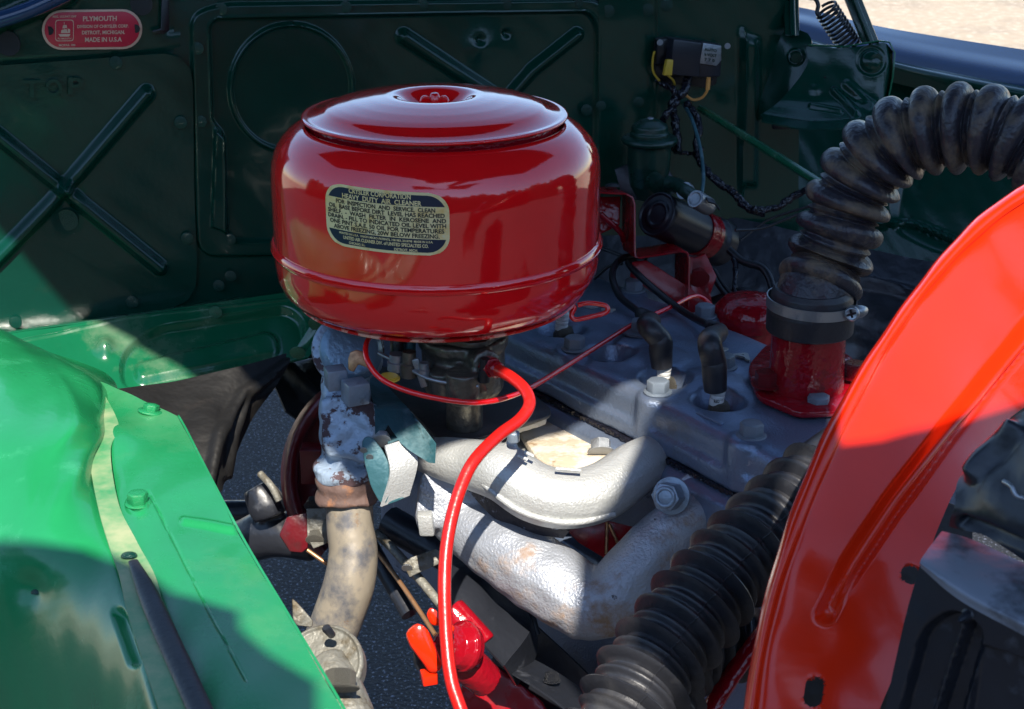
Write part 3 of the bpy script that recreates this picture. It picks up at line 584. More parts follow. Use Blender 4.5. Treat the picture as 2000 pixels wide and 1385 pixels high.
# gasket: ragged dark line
gv, gf = [], []; gn = 400
for i in range(gn):
    u = -.046 + (UL + .046) * i / (gn - 1); o_ = -.0025 - .0016 * random.random(); zt = HG + .0006 + .0010 * random.random()
    gv += [E(u, o_, HG - .0022 - .001 * random.random()), E(u, o_, zt), E(u, .01, zt), E(u, .01, HG - .003)]
for i in range(gn - 1):
    for j in range(4): a_, b_ = i * 4 + j, i * 4 + (j + 1) % 4; gf.append((a_, b_, b_ + 4, a_ + 4))
gk = link('head_gasket', mesh('head_gasket', gv, gf), M['tape'], en)
# crankcase
bk = [slab('', [E(-.075, -.004, .45), E(UL, -.004, .45), E(UL, .19, .45), E(-.075, .19, .45)], (0, 0, .3038), None, link_=False),
      box(E(.10, -.006, .735), EU, EW, (0, 0, 1), .35, .014, .030), box(E(.2, .0, .56), EU, EW, (0, 0, 1), .6, .05, .16)]
fuse('crankcase', bk, .004, M['silver'], en, smooth=4)
for u, w_ in NB[:3] + FB: put('bolt', HEX['grey'], E(u, w_ - (.004 if w_ < .04 else 0), HT + .0012), (0, 0, 1), .0098, en)
put('washer', unit(*lz([(1, 0), (1, .12), (.4, .12)], 32), 'washer', 0, M['bolt']), E(.249, .105, HT + .0015), (0, 0, 1), .0185, en)
# cast-in marks on the head
def hm(cx, cy, rot, s):
    def fn(x, y, h): q = E(cx, cy, HT + .0008); c_, s_ = math.cos(rot), math.sin(rot); X_, Y_ = (x * c_ - y * s_) * s, (x * s_ + y * c_) * s; return q - EU * X_ + EW * Y_ + np.array([0, 0, max(0, h) * .6])
    return fn
for s_, cx, cy, r_ in (('LA', .150, .135, 0.25), ('D 4', .325, .115, 0.2)): lettering('casting_mark', [(s_, 0, 0, 1, 2.0)], hm(cx, cy, r_, .018), M['silverl'], en, ext=.003)
slab('casting_pad', [E(.075, .016, HT - .0015), E(.045, .016, HT - .0015), E(.045, .020, HT - .0015), E(.075, .020, HT - .0015)], (0, 0, .0025), M['silver'], en, bev=.0008)
# ================================================================== SPARK PLUGS
INS = unit(*lz(rnd([(.5, 0), (.5, .4), (.44, .45), (.5, .5), (.5, .7), (.44, .75), (.5, .8), (.5, 1.0), (.44, 1.05), (.5, 1.1), (.5, 1.35), (.42, 1.5), (.3, 1.7), (0, 1.7)], .03)), 'insulator', 0, M['ceramic'])
SHX = unit(*join([hexprof(.95, .4, 1.2), lz([(.8, -.6), (.8, .4), (.9, .4)], 20), lz([(.85, 1.15), (.82, 1.4), (.62, 1.75), (.3, 1.8)], 24), lz([(1.05, .1), (1.05, .35), (.6, .4)], 24)]), 'plug_shell', .05, M['steel'])
SHD = SHX.copy(); SHD.materials.clear(); SHD.materials.append(M['carb'])
def plug(pos, label, s=.0108, tilt=(-.10, 0, 1), booted=False):
    t = thing('spark_plug', label, 'spark plug', pos, 'spark plugs in the cylinder head'); t.location = pos
    put('shell', SHD, pos, tilt, s, t); n = nrm(tilt); put('insulator', INS, pos + n * s * 1.5, tilt, s * 1.15, t); return t
plug(E(.302, .053, .783), 'bare white spark plug just below the right side of the red air cleaner')
plug(E(.150, .048, .781), 'spark plug under the left of the two black boots, beside the red line')
pq = plug(E(.084, .050, .780), 'front spark plug marked R60 in its round well, under the right black boot')
def pm(x, y, h):
    a_ = math.radians(-90) + x * .16; n = nrm((-.10, 0, 1)); q = E(.084, .050, .780) + n * (.0108 * 1.5 + .0052 + y * .0034); return q + np.array([math.cos(a_), math.sin(a_), 0]) * .0064
lettering('lettering', [('R6O', 0, 0, 1.3, 4.6)], pm, M['ink'], pq)
# ignition leads with elbow boots
def lead(label, cable, boot, d, rb):
    t = thing('ignition_lead', label, 'spark plug lead', boot[-1], 'ignition leads on the engine')
    tube('cable', [P(*q) for q in cable], .0036, M['wire'], t, k=8)
    tube('boot', [P(*q) if len(q) == 3 and q[2] > 1.2 else q for q in boot], [S(r, d) for r in rb], M['rubber'], t, seg=20, k=8); return t
BN = nrm((-.10, 0, 1)); BQ = lambda u, w_, h: E(u, w_, .781) + BN * h
lead('black lead looping down from under the coil to the left elbow boot', [(1262, 500, 1.62), (1215, 505, 1.58), (1196, 535, 1.55), (1208, 575, 1.52), (1235, 600, 1.49), (1262, 618, 1.46)], [P(1250, 612, 1.465), P(1274, 626, 1.44), BQ(.150, .048, .060) + np.array([-.010, .012, .004]), BQ(.150, .048, .054), BQ(.150, .048, .043), BQ(.150, .048, .0295)], 1.40, [13, 17, 20, 22, 22, 20])
lead('long straight black lead running to the right elbow boot in front of the hose', [(1262, 520, 1.62), (1228, 512, 1.58), (1245, 535, 1.55), (1290, 575, 1.52), (1340, 612, 1.48), (1392, 640, 1.42)], [P(1384, 634, 1.43), P(1406, 648, 1.41), BQ(.084, .050, .066) + np.array([-.002, .009, .004]), BQ(.084, .050, .054), BQ(.084, .050, .042), BQ(.084, .050, .0285)], 1.36, [11, 17, 22, 23, 23, 21])
# ================================================================== RED LINES
o = tube('vacuum_line', [P(*q) for q in ((738, 640, 1.30), (716, 670, 1.26), (718, 705, 1.245), (745, 740, 1.24), (800, 765, 1.235), (880, 782, 1.23), (950, 785, 1.235), (1020, 765, 1.27), (1090, 725, 1.33), (1170, 675, 1.40), (1240, 632, 1.46), (1310, 600, 1.50), (1350, 580, 1.53), (1372, 582, 1.54), (1392, 600, 1.54))], .0024, M['red'], seg=14); tag(o, 'thin red pipe curving under the air cleaner and across the head to the coil', 'pipe')
fh = thing('fuel_hose', 'thick red rubber hose from the carburetor fitting hanging down in front of the manifolds', 'hose', P(985, 730, 1.2))
tube('hose', [P(*q) for q in ((968, 720, 1.22), (1000, 738, 1.20), (1026, 762, 1.185), (1034, 790, 1.175), (1015, 820, 1.165), (975, 850, 1.15), (930, 895, 1.13), (905, 940, 1.12), (885, 1000, 1.11), (872, 1070, 1.10), (868, 1150, 1.09), (872, 1250, 1.08), (882, 1330, 1.07), (905, 1400, 1.06))], [.0050, *[.0048] * 13], M['redhose'], fh, seg=20)
hx = hexprof(.0085, 0, .013); dfit = nrm(P(985, 729, 1.21) - P(940, 706, 1.245)); x_, y_, z_ = frm(dfit)
bmx = [P(950, 712, 1.235) + x_ * q[0] + y_ * q[1] + z_ * q[2] for q in hx[0]]; v, f = join([(bmx, hx[1]), lathe([(.0062, .012), (.0068, .015), (.0068, .02), (.005, .022)], P(950, 712, 1.235), dfit, 20)])
bm = bevel_mesh(v, f, .0006); me = bpy.data.meshes.new('flare_nut'); bm.to_mesh(me); bm.free(); link('flare_nut', me, M['redcast'], fh)
# ================================================================== CARBURETOR
cb = thing('carburetor', 'grimy metal carburetor squeezed between the red air cleaner and the dark base plate', 'carburetor', P(890, 740, 1.28))
cc = P(905, 700, 1.285); cz = lambda z: np.array([cc[0], cc[1], z])
parts = [lathe([(.030, .806), (.034, .812), (.035, .835), (.035, .848), (.038, .850), (.038, .858), (.034, .860)], (cc[0], cc[1], 0), seg=40), lathe([(.012, .816), (.014, .84)], P(868, 720, 1.25) * [1, 1, 0], seg=20), lathe([(.013, .818), (.015, .845)], P(905, 730, 1.235) * [1, 1, 0], seg=20),
         lathe([(.016, .768), (.016, .81)], (cc[0], cc[1], 0) - np.array([0, -.012, 0]), seg=24), lathe([(0, 0), (.0125, 0), (.0125, .03), (0, .03)], P(925, 700, 1.26), P(950, 712, 1.235) - P(925, 700, 1.26), 20)]
fuse('bowl', parts, .0018, M['carb'], cb, smooth=3)
slab('cover', [cz(.861) + np.array([math.cos(t), math.sin(t), 0]) * (.040 + .004 * math.cos(5 * t)) for t in np.linspace(0, 2 * math.pi, 40, endpoint=False)], (0, 0, .005), M['carb'], cb)
lobj('throat', [(.026, .864), (.026, .885)], cz(0), (0, 0, 1), M['carb'], cb)
lobj('inlet_fitting', [(0, 0), (.0095, 0), (.0095, .012), (.007, .013), (.007, .022), (0, .022)], P(925, 698, 1.26), dfit, M['black'], cb, rr=.001)
for (px, py, d, r, h, mk) in ((775, 722, 1.265, .008, .014, 'steel'), (798, 735, 1.26, .007, .022, 'carb'), (775, 700, 1.275, .006, .035, 'black'), (800, 690, 1.28, .005, .03, 'teal'), (828, 735, 1.25, .005, .012, 'steel'), (945, 745, 1.23, .005, .02, 'black'), (760, 740, 1.25, .009, .003, 'yellow')):
    lobj('valve_stem' if h > .02 else 'fitting', [(0, 0), (r, 0), (r, h * .5), (r * .8, h * .55), (r * .8, h), (0, h)], P(px, py, d), (.05, 0, 1), M[mk], cb, seg=16)
bobj('throttle_lever', P(820, 728, 1.255), (1, 0, .3), (0, 1, 0), (-.3, 0, 1), (.006, .004, .026), M['steel'], cb); bobj('throttle_lever', P(938, 738, 1.24), (1, 0, .2), (0, 1, 0), (-.2, 0, 1), (.007, .003, .026), M['carb'], cb)
tube('linkage_rod', [P(*q) for q in ((740, 690, 1.28), (790, 715, 1.26), (845, 742, 1.24), (935, 755, 1.23))], .0016, M['steel'], cb)
slab('tab', [P(*q, 1.255) for q in ((680, 700), (684, 688), (696, 683), (708, 686), (718, 704), (722, 722), (712, 716), (700, 712), (690, 727), (680, 722))], P(700, 700, 1.2575) - P(700, 700, 1.255), M['copper'], cb)
# base plate under the carburetor
hp = thing('heat_shield', 'dark smoky base plate under the carburetor with a bent teal skirt', 'heat shield', Z(900, 800, .768))
dpk = [(716, 718), (760, 716), (860, 700), (985, 716), (1033, 762), (1076, 797), (1076, 810), (1040, 824), (975, 845), (929, 855), (903, 864), (877, 864), (854, 854), (831, 831), (800, 800), (750, 750)]
slab('plate', [Z(*q, .769) for q in rrect(dpk, 12, 3)], (0, 0, -.003), M['felt'] if 0 else mat('smoky_dark_plate', (.045, .043, .042), .42, metal=.3, bump=.0006, bs=40, rv=.12, layers=(((.11, .105, .1), 30, .5, .75, .5), ((.02, .02, .02), 22, .58, .7, .3))), hp)
SKD = P(800, 800, 1.252) - P(800, 800, 1.25)
slab('skirt', [Z(q[0], q[1], .766) if i < 2 else P(q[0], q[1], q[2]) for i, q in enumerate(((714, 722), (752, 750), (800, 800, 1.238), (852, 866, 1.215), (850, 905, 1.215), (838, 904, 1.217), (800, 880, 1.225), (783, 866, 1.228), (758, 830, 1.24), (745, 855, 1.245), (733, 872, 1.25), (732, 800, 1.25)))], SKD, M['teal'], hp, bev=.0008)
# ================================================================== INTAKE MANIFOLD
im = thing('intake_manifold', 'silver cast intake manifold with a thick curved runner, brightly sunlit below the carburetor', 'manifold', P(1080, 930, 1.26))
def tv(pts, r, sq=None, seg=16, k=8):
    pts = np.array(pts, float); q = spline(np.c_[pts, np.array(r, float)], k); return sweep(q[:, :3], q[:, 3], seg, sq=sq)
run = [P(*q) for q in ((820, 885, 1.335), (865, 895, 1.30), (925, 908, 1.282), (985, 925, 1.262), (1045, 962, 1.255), (1110, 975, 1.252), (1180, 958, 1.262), (1240, 915, 1.285), (1275, 895, 1.31))]
pts_web = [Z(*q, .738) for q in ((940, 850), (1040, 800), (1170, 830), (1250, 880), (1200, 960), (1080, 960), (980, 920))]
parts = [tv(run, [S(x, 1.26) for x in (36, 44, 52, 58, 60, 59, 58, 54, 50)]), slab('', [Z(*q, .732) for q in ((860, 870), (1000, 790), (1180, 835), (1260, 890), (1200, 930), (1000, 920), (900, 930))], (0, 0, -.022), None, link_=False),
         slab('', [Z(*q, .764) for q in ((840, 850), (930, 850), (1070, 806), (1010, 760), (860, 740), (800, 790))], (0, 0, -.012), None, link_=False), tv([P(900, 858, 1.325), P(890, 890, 1.32), P(880, 930, 1.30)], [S(42, 1.3)] * 3),
         box(P(1000, 868, 1.262), (1, 0, 0), (0, 1, 0), (0, 0, 1), .008, .008, .02)]
fuse('runner', parts, .002, M['silverl'], im, smooth=6)
# flange seam ridge along the runner's lower edge
tube('seam_ridge', [P(q[0], q[1], q[2]) for q in ((915, 918, 1.262), (960, 958, 1.245), (1010, 995, 1.236), (1070, 1016, 1.232), (1130, 1020, 1.234), (1200, 1004, 1.245))], .0028, M['silverl'], im)
slab('web', [Z(*q, .742) for q in rrect([(1010, 836), (1075, 808), (1150, 832), (1232, 872), (1205, 905), (1110, 912), (1050, 898)], 14)], (0, 0, -.008), M['tan'], im, bev=.003)
put('bolt', HEX['steel'], Z(1174, 884, .746), (-.5, -.6, .7), .0095, im)
for a_, b_ in (((1012, 890), (1030, 898)), ((1024, 882), (1042, 891)), ((1085, 915), (1135, 919))): tube('casting_mark', [P(*a_, 1.2325), P(*b_, 1.2325)], .0016, M['silverl'], im, seg=8)
lobj('stud', [(0, 0), (.005, 0), (.005, .008), (.003, .009), (0, .009)], P(1003, 862, 1.245), (0, 0, 1), M['bolt'], im, rr=.001)
# ================================================================== EXHAUST MANIFOLD
em_ = thing('exhaust_manifold', 'rough silver exhaust manifold running diagonally with an upturned port at its right end', 'manifold', P(1050, 1100, 1.28))
parts = [tv([P(*q) for q in ((865, 985, 1.335), (930, 1035, 1.315), (1010, 1090, 1.29), (1090, 1145, 1.27), (1160, 1190, 1.255))], [S(x, 1.3) for x in (56, 66, 74, 74, 70)]),
         tv([P(*q) for q in ((1120, 1180, 1.26), (1185, 1180, 1.25), (1235, 1120, 1.25), (1290, 1055, 1.255), (1345, 1010, 1.26), (1400, 985, 1.28))], [S(x, 1.25) for x in (66, 66, 62, 56, 52, 52)]),
         slab('', [P(*q, 1.262) for q in ((1290, 985), (1315, 945), (1345, 922), (1400, 950), (1425, 985), (1410, 1035), (1350, 1060))], P(1300, 980, 1.276) - P(1300, 980, 1.262), None, link_=False),
         slab('', [P(*q, 1.30) for q in ((822, 925), (905, 905), (960, 960), (930, 1010), (868, 1030), (822, 1040), (808, 1010))], P(900, 1000, 1.33) - P(900, 1000, 1.30), None, link_=False)]
fuse('casting', parts, .0024, M['exh'], em_, smooth=7, disp=lambda co: .0008 * np.sin(co[:, 0] * 160 + 2 * np.sin(co[:, 2] * 130)) * np.sin(co[:, 1] * 120))
nn = nrm(CAM - P(1290, 975, 1.23) + np.array([-.35, 0, -.1]))
lobj('washer', [(0, 0), (.0155, 0), (.0155, .002), (0, .002)], P(1312, 968, 1.236), nn, M['bolt'], em_, rr=.0006)
hx = hexprof(.0118, 0, .020); x_, y_, z_ = frm(nn); v, f = join([([P(1312, 968, 1.234) + x_ * q[0] + y_ * q[1] + z_ * q[2] for q in hx[0]], hx[1]), lathe([(.0095, .019), (.0085, .0215), (.0058, .0215), (.0055, .012), (0, .012)], P(1312, 968, 1.234), nn, 24, cap=False)])
bm = bevel_mesh(v, f, .0008); me = bpy.data.meshes.new('nut'); bm.to_mesh(me); bm.free(); link('nut', me, M['bolt'], em_)
bobj('lug', P(832, 1022, 1.29), (1, 0, 0), (0, 1, 0), (-.1, 0, 1), (.013, .012, .020), M['silverl'], em_, bev=.002)
dsheet0 = sheet('rust_shadow_lip', loftgrid([[P(922, 925, 1.282), P(1000, 985, 1.268), P(1060, 1015, 1.262), P(1112, 1038, 1.262)], [P(905, 948, 1.300), P(965, 1012, 1.284), P(1025, 1040, 1.274), P(1100, 1052, 1.268)]], 60, 12), mat('rust_shadow_casting', (.03, .028, .035), .6, bump=.002, bs=140, layers=(((.3, .34, .42), 70, .60, .66, .6),)), em_, thick=.003)  # dark strip: rust band plus shadow between the manifolds, put into the colour
for (px, py) in ((1085, 1010),): lobj('drip', [(0, 0), (.007, 0), (.006, .012), (0, .013)], P(px, py + 18, 1.262), (0, 0, 1), M['flaky'], em_, rr=.002)
# ================================================================== HEAT RISER STACK on the left
sk = thing('heat_riser', 'upright riser stack with flaking silver paint and square bolts, left below the air cleaner', 'manifold', P(680, 850, 1.3))
parts = [tv([P(*q) for q in ((676, 720, 1.33), (674, 780, 1.32), (672, 850, 1.305), (676, 905, 1.30))], [S(x, 1.3) for x in (50, 50, 50, 42)]), tv([P(*q) for q in ((740, 690, 1.34), (700, 690, 1.335), (672, 720, 1.33))], [S(50, 1.33), S(50, 1.33), S(48, 1.33)]),
         slab('', [P(*q, 1.27) for q in ((628, 780), (700, 770), (738, 790), (736, 880), (720, 905), (640, 890), (626, 850))], P(680, 850, 1.31) - P(680, 850, 1.27), None, link_=False), lathe([(.022, -.004), (.0275, 0), (.028, .008), (.024, .012)], P(676, 925, 1.30), seg=32), tv([P(676, 905, 1.3), P(676, 950, 1.3)], [S(46, 1.3)] * 2)]
fuse('casting', parts, .002, M['flaky'], sk, smooth=5, disp=lambda co: .0009 * np.sin(co[:, 0] * 240 + 2 * np.sin(co[:, 2] * 190)))
o = lobj('port', [(0, 0), (.026, 0), (.0275, .004), (.0275, .007), (.022, .012), (0, .013)], P(684, 686, 1.315), nrm(CAM - P(684, 686, 1.3) + np.array([.25, 0, .2])), mat('blue_grey_port', (.16, .25, .34), .32, metal=.3, bump=.0008, bs=200), sk, rr=.002)
lobj('collar', [(.024, -.006), (.0318, -.004), (.0318, .003), (.024, .006), (0, .006)], P(680, 684, 1.325), nrm(CAM - P(684, 686, 1.3) + np.array([.25, 0, .2])), M['flaky'], sk, rr=.002)
bobj('square_bolt', P(656, 738, 1.268), (1, .35, 0), (-.35, 1, 0), (0, -.1, 1), (.017, .017, .019), M['bolt'], sk, bev=.0016); bobj('square_bolt', P(694, 765, 1.258), (1, .5, 0), (-.5, 1, 0), (0.05, -.1, 1), (.019, .019, .020), M['bolt'], sk, bev=.0016)
parts = [tv([P(676, 930, 1.30), P(678, 985, 1.30)], [S(58, 1.3), S(60, 1.3)], seg=28)]
fuse('flange', parts, .002, M['rust'], sk, smooth=4, disp=lambda co: .0012 * np.sin(co[:, 2] * 420) + .0006 * np.sin(co[:, 0] * 300))
# down pipe
o = tube('down_pipe', [P(*q) for q in ((682, 960, 1.30), (684, 1030, 1.30), (690, 1080, 1.30), (682, 1140, 1.30), (662, 1200, 1.305), (640, 1260, 1.31), (625, 1310, 1.32))], [S(x, 1.3) for x in (46, 46, 48, 50, 50, 50, 48)], M['pipe'], seg=28); tag(o, 'scorched tan exhaust down pipe descending from the flaking riser to the asphalt', 'exhaust pipe')
# choke bracket
ck = thing('choke_cover', 'small folded teal and cream metal cover box beside the flaking riser', 'cover', P(750, 920, 1.22))
lf = [(706, 862), (716, 850), (730, 856), (748, 880), (760, 905), (762, 965), (752, 988), (740, 980), (724, 950), (712, 905)]
slab('side_plate', [P(*q, 1.225) for q in rrect(lf, 8, 2)], P(740, 920, 1.229) - P(740, 920, 1.225), M['teal'], ck, bev=.0012)
G = loftgrid([[P(752, 870, 1.224), P(762, 925, 1.222), P(745, 990, 1.224)], [P(802, 854, 1.236), P(816, 902, 1.232), P(800, 968, 1.238)]], 30, 10); sheet('front_plate', G, M['silverl'], ck, thick=.002)
strip('flange', [P(758, 868, 1.226), P(780, 860, 1.231), P(803, 853, 1.237)], P(780, 850, 1.262) - P(780, 860, 1.231), ck, M['teal'])
strip('lower_flange', [P(745, 990, 1.225), P(775, 980, 1.230), P(800, 968, 1.239)], P(780, 960, 1.258) - P(780, 975, 1.231), ck, M['teal'])
put('bolt', HEX['steel'], P(746, 862, 1.228), CAM - P(746, 862, 1.22), .006, ck); put('rivet', DOME['steel'], P(710, 880, 1.223), CAM - P(710, 880, 1.22), .003, ck); put('rivet', DOME['steel'], P(722, 893, 1.223), CAM - P(716, 890, 1.22), .003, ck)
# ================================================================== THERMOSTAT HOUSING, HOSES
th = thing('thermostat_housing', 'glossy dark red water outlet neck bolted to the head under the big ribbed hose', 'housing', E(.035, .115, HT))
TC = E(.052, .121, 0); TQ = lambda z: np.array([TC[0], TC[1], z])
tb = rrect([(1458, 716), (1500, 668), (1660, 690), (1694, 748), (1668, 800), (1560, 806), (1478, 772)], 18, 4)
parts = [slab('', [Z(*q, HT + .006) for q in tb], (0, 0, -.005), None, link_=False), lathe([(.0335, HT + .003), (.0325, HT + .012), (.0312, .835), (.0305, .872), (.0, .872)], TQ(0), seg=40)]
fuse('neck', [(parts[1][0], parts[1][1][:] + [tuple(reversed(range(40)))] if 0 else parts[1][1]), ], .002, M['redcast'], th, smooth=4)
slab('flange', [Z(*q, HT + .0075) for q in tb], (0, 0, -.006), M['redcast'], th, bev=.0022)
for q in ((1497, 752), (1668, 735)): put('bolt', HEX['red'], Z(*q, HT + .0115), (0, 0, 1), .0105, th)
slab('gasket', [Z(*q, HT + .0015) for q in tb], (0, 0, -.003), M['reddk'], th)
def ribbed(name, path, r0, pitch, parent, m_, amp=.0055, seg=36, seam=None, taper=None, style=0, start=0):
    q = spline(np.array(path, float), 14); L = np.linalg.norm(np.diff(q, axis=0), axis=1).sum(); n = int(L / .0011); q = resample(q, n); s = np.linspace(0, L, n); ph = ((s - start) / pitch) % 1
    jit = np.array([random.uniform(-.06, .06) for _ in range(60)])[((s - start) / pitch).astype(int) % 60]
    if style == 0:      # fat rolls with a small ridge in each valley
        k = np.where(ph < .66, np.sqrt(np.clip(1 - ((ph - .33) / .34) ** 2, 0, 1)), 0); k = k * (1 + jit) + .34 * np.clip(1 - np.abs(ph - .84) / .075, 0, 1) ** .5
    else:               # narrow fins with a low rib between
        k = np.clip(1 - np.abs(ph - .22) / .16, 0, 1) ** .55 * (1 + jit) + .48 * np.clip(1 - np.abs(ph - .70) / .14, 0, 1) ** .55
    r = r0 - amp + amp * 1.6 * np.where(s > start, k, .5)
    if taper is not None: r = r * np.interp(np.linspace(0, 1, n), *taper)
    T = np.gradient(q, axis=0); T /= np.linalg.norm(T, axis=1)[:, None]; N = frm(T[0])[0]; v, f = [], []
    for i in range(n):
        N = nrm(N - T[i] * (T[i] @ N)); B = np.cross(T[i], N)
        for j in range(seg):
            a_ = 2 * math.pi * j / seg; rr = r[i] * (1 + .012 * math.sin(3 * a_ + s[i] * 40)); v.append(q[i] + N * rr * math.cos(a_) + B * rr * math.sin(a_))
    for i in range(n - 1):
        for j in range(seg): a_, b_ = i * seg + j, i * seg + (j + 1) % seg; f.append((a_, b_, b_ + seg, a_ + seg))
    f += [tuple(reversed(range(seg))), tuple((n - 1) * seg + j for j in range(seg))]
    o = link(name, mesh(name, v, f), m_, parent, smooth=70)
    if seam:            # moulding seam: a fine raised line that follows the rolls
        a_ = seam; N = frm(T[0])[0]; sv, sf = [], []
        for i in range(n):
            N = nrm(N - T[i] * (T[i] @ N)); B = np.cross(T[i], N)
            for da, dr in ((-.022, -.0004), (-.014, .0008), (.014, .0008), (.022, -.0004)): a2 = a_ + da; sv.append(q[i] + (N * math.cos(a2) + B * math.sin(a2)) * (r[i] * (1 + .012 * math.sin(3 * a2 + s[i] * 40)) + dr))
        for i in range(n - 1):
            for j in range(3): sf.append((i * 4 + j, i * 4 + j + 1, i * 4 + j + 5, i * 4 + j + 4))
        link('mould_seam', mesh('mould_seam', sv, sf), m_, parent, smooth=70)
    return o
uh = thing('radiator_hose', 'thick dusty ribbed black hose arching from the red neck to the upper right', 'hose', TQ(.86))
T0 = TQ(.858); T1 = TQ(.880)
up = [T0, T1, P(1616, 512, 1.285), P(1634, 465, 1.28), P(1655, 400, 1.275), P(1690, 335, 1.265), P(1745, 280, 1.25), P(1815, 255, 1.235), P(1890, 250, 1.22), P(1965, 262, 1.205), P(2060, 310, 1.19)]
ribbed('ribbed_body', up, .0335, .0232, uh, M['rubberd'], amp=.0058, seam=2.05, start=.037)
lobj('cuff', [(.0335, 0), (.0365, .001), (.0368, .018), (.0355, .024), (.0338, .034), (.031, .038)], TQ(.857), (0, 0, 1), M['rubber'], uh, rr=.001)
hc = thing('hose_clamp', 'bright steel worm clamp tightened round the bottom of the ribbed hose', 'clamp', TQ(.873))
cn = nrm(up[2] - up[0]); cn = nrm((.04, 0, 1))
lobj('band', [(.0366, -.0045), (.0376, -.0045), (.0376, .0045), (.0366, .0045), (.0366, -.0045)], TQ(.882), cn, M['steel'], hc, seg=60)
sc_ = TQ(.882) + np.array([.030, -.0235, -.001]); lobj('screw', [(0, -.008), (.0048, -.008), (.0048, .003), (.0062, .004), (.0062, .009), (.005, .0105), (0, .0095)], sc_, nrm((-.35, -1, .25)), M['steel'], hc, rr=.0006, seg=24)
for rt in (0, 1.571): bobj('screw_slot', sc_ + nrm((-.35, -1, .25)) * .0101, (math.cos(rt + .3), 0, math.sin(rt + .3)), nrm((-.35, -1, .25)), nrm(np.cross((math.cos(rt + .3), 0, math.sin(rt + .3)), nrm((-.35, -1, .25)))), (.0085, .0022, .0018), M['black'], hc, bev=0)
tube('worm_housing', [sc_ + np.array([-.004, .004, 0]), sc_ + np.array([.006, .006, -.001]), sc_ + np.array([.012, .012, -.002])], [.0052, .0056, .004], M['steel'], hc, seg=14)
lh = thing('lower_hose', 'black finned rubber duct running down across the engine front, its bottom end sunlit', 'hose', P(1400, 1150, 1.0))
lp_ = [(1690, 880, 1.13), (1600, 945, 1.11), (1525, 1010, 1.085), (1455, 1080, 1.06), (1390, 1150, 1.04), (1330, 1225, 1.02), (1270, 1305, 1.0), (1215, 1400, .98), (1180, 1470, .97)]
ribbed('finned_body', [P(*q) for q in lp_], .0315, .0215, lh, M['rubber'], amp=.0062, seam=.8, style=1, start=.045)
lh2 = ribbed('lower_turn', [P(*q) for q in ((1470, 1260, 1.10), (1400, 1250, 1.09), (1330, 1290, 1.06), (1290, 1400, 1.03))], .026, .020, lh, M['rubber'], amp=.004, style=1)
# ================================================================== OIL FILLER, COIL, BRACKETS
oc = thing('filler_cap', 'low domed dark red cap on the far side of the head beside the hose', 'cap', P(1465, 610, 1.52))
lobj('dome', [(0, .026), (.015, .0255), (.027, .022), (.0345, .014), (.036, .004), (.034, -.004), (.030, -.006)], P(1465, 626, 1.50), (0, 0, 1), M['redcast'], oc, seg=60)
lobj('neck', [(.022, -.08), (.022, -.004)], P(1465, 626, 1.50), (0, 0, 1), M['reddk'], oc)
ic = thing('ignition_coil', 'satin black ignition coil lying in a red band clamp right of the air cleaner', 'coil', P(1330, 450, 1.6))
ca, cb_ = P(1282, 418, 1.58), P(1405, 475, 1.66); cax = nrm(cb_ - ca); cl = np.linalg.norm(cb_ - ca)
lobj('can', [(0, .002), (.010, .002), (.0115, .0005), (.014, .0005), (.0155, .002), (.021, .002), (.0222, -.0008), (.0236, 0), (.0240, .004), (.0238, .010), (.0238, cl - .02), (.0245, cl - .018), (.0262, cl - .014), (.0262, cl), (.020, cl + .006), (0, cl + .008)], ca, cax, M['coil'], ic, seg=56, rr=.0008)
lobj('band_clamp', [(.0241, cl * .60), (.0254, cl * .60), (.0254, cl * .60 + .020), (.0241, cl * .60 + .020)], ca, cax, M['redcast'], ic, seg=56)
slab('clamp_foot', [P(*q, 1.575) for q in ((1352, 505), (1378, 495), (1400, 540), (1385, 580), (1372, 575), (1350, 530))], P(1370, 530, 1.578) - P(1370, 530, 1.575), M['reddk'], ic)
put('bolt', HEX['red'], P(1366, 545, 1.568), CAM - P(1366, 545, 1.57), .0085, ic)
br = thing('coil_bracket', 'stepped red strap bracket rising beside the black coil behind the head', 'bracket', P(1260, 520, 1.56))
ed = rrect([(1150, 376), (1236, 380), (1238, 506), (1345, 488), (1347, 500), (1340, 600)], 10, 4)[7:-7]
ed = [(1150, 376), (1180, 379), (1222, 381), (1234, 387), (1238, 400), (1238, 440), (1238, 490), (1240, 503), (1250, 506), (1290, 500), (1332, 493), (1341, 495), (1344, 506), (1344, 560), (1343, 600)]
strip('strap', [P(q[0], q[1], 1.55) for q in ed], P(1215, 370, 1.60) - P(1238, 381, 1.55), br, M['reddk'])
slab('gusset', [P(*q, 1.585) for q in ((1160, 385), (1212, 384), (1210, 440), (1178, 455), (1165, 460))], P(1190, 400, 1.587) - P(1190, 400, 1.585), M['redcast'], br)
slab('foot', [P(*q, 1.56) for q in ((1235, 512), (1262, 508), (1345, 560), (1380, 590), (1378, 612), (1345, 610), (1300, 590), (1230, 540))], P(1300, 560, 1.563) - P(1300, 560, 1.56), M['reddk'], br)
slab('base_flange', [P(*q, 1.575) for q in ((1345, 500), (1375, 510), (1385, 560), (1392, 596), (1350, 604))], P(1300, 560, 1.578) - P(1300, 560, 1.575), M['reddk'], br)
tube('brace_rod', [P(*q) for q in ((1172, 418, 1.56), (1210, 452, 1.57), (1218, 470, 1.58))], .003, M['redcast'], br)
put('bolt', DOME['black'], P(1196, 366, 1.58), (0, -.3, 1), .008, br)
cn_ = thing('condenser', 'small tarnished metal cylinder resting on top of the black coil', 'condenser', P(1370, 392, 1.56))
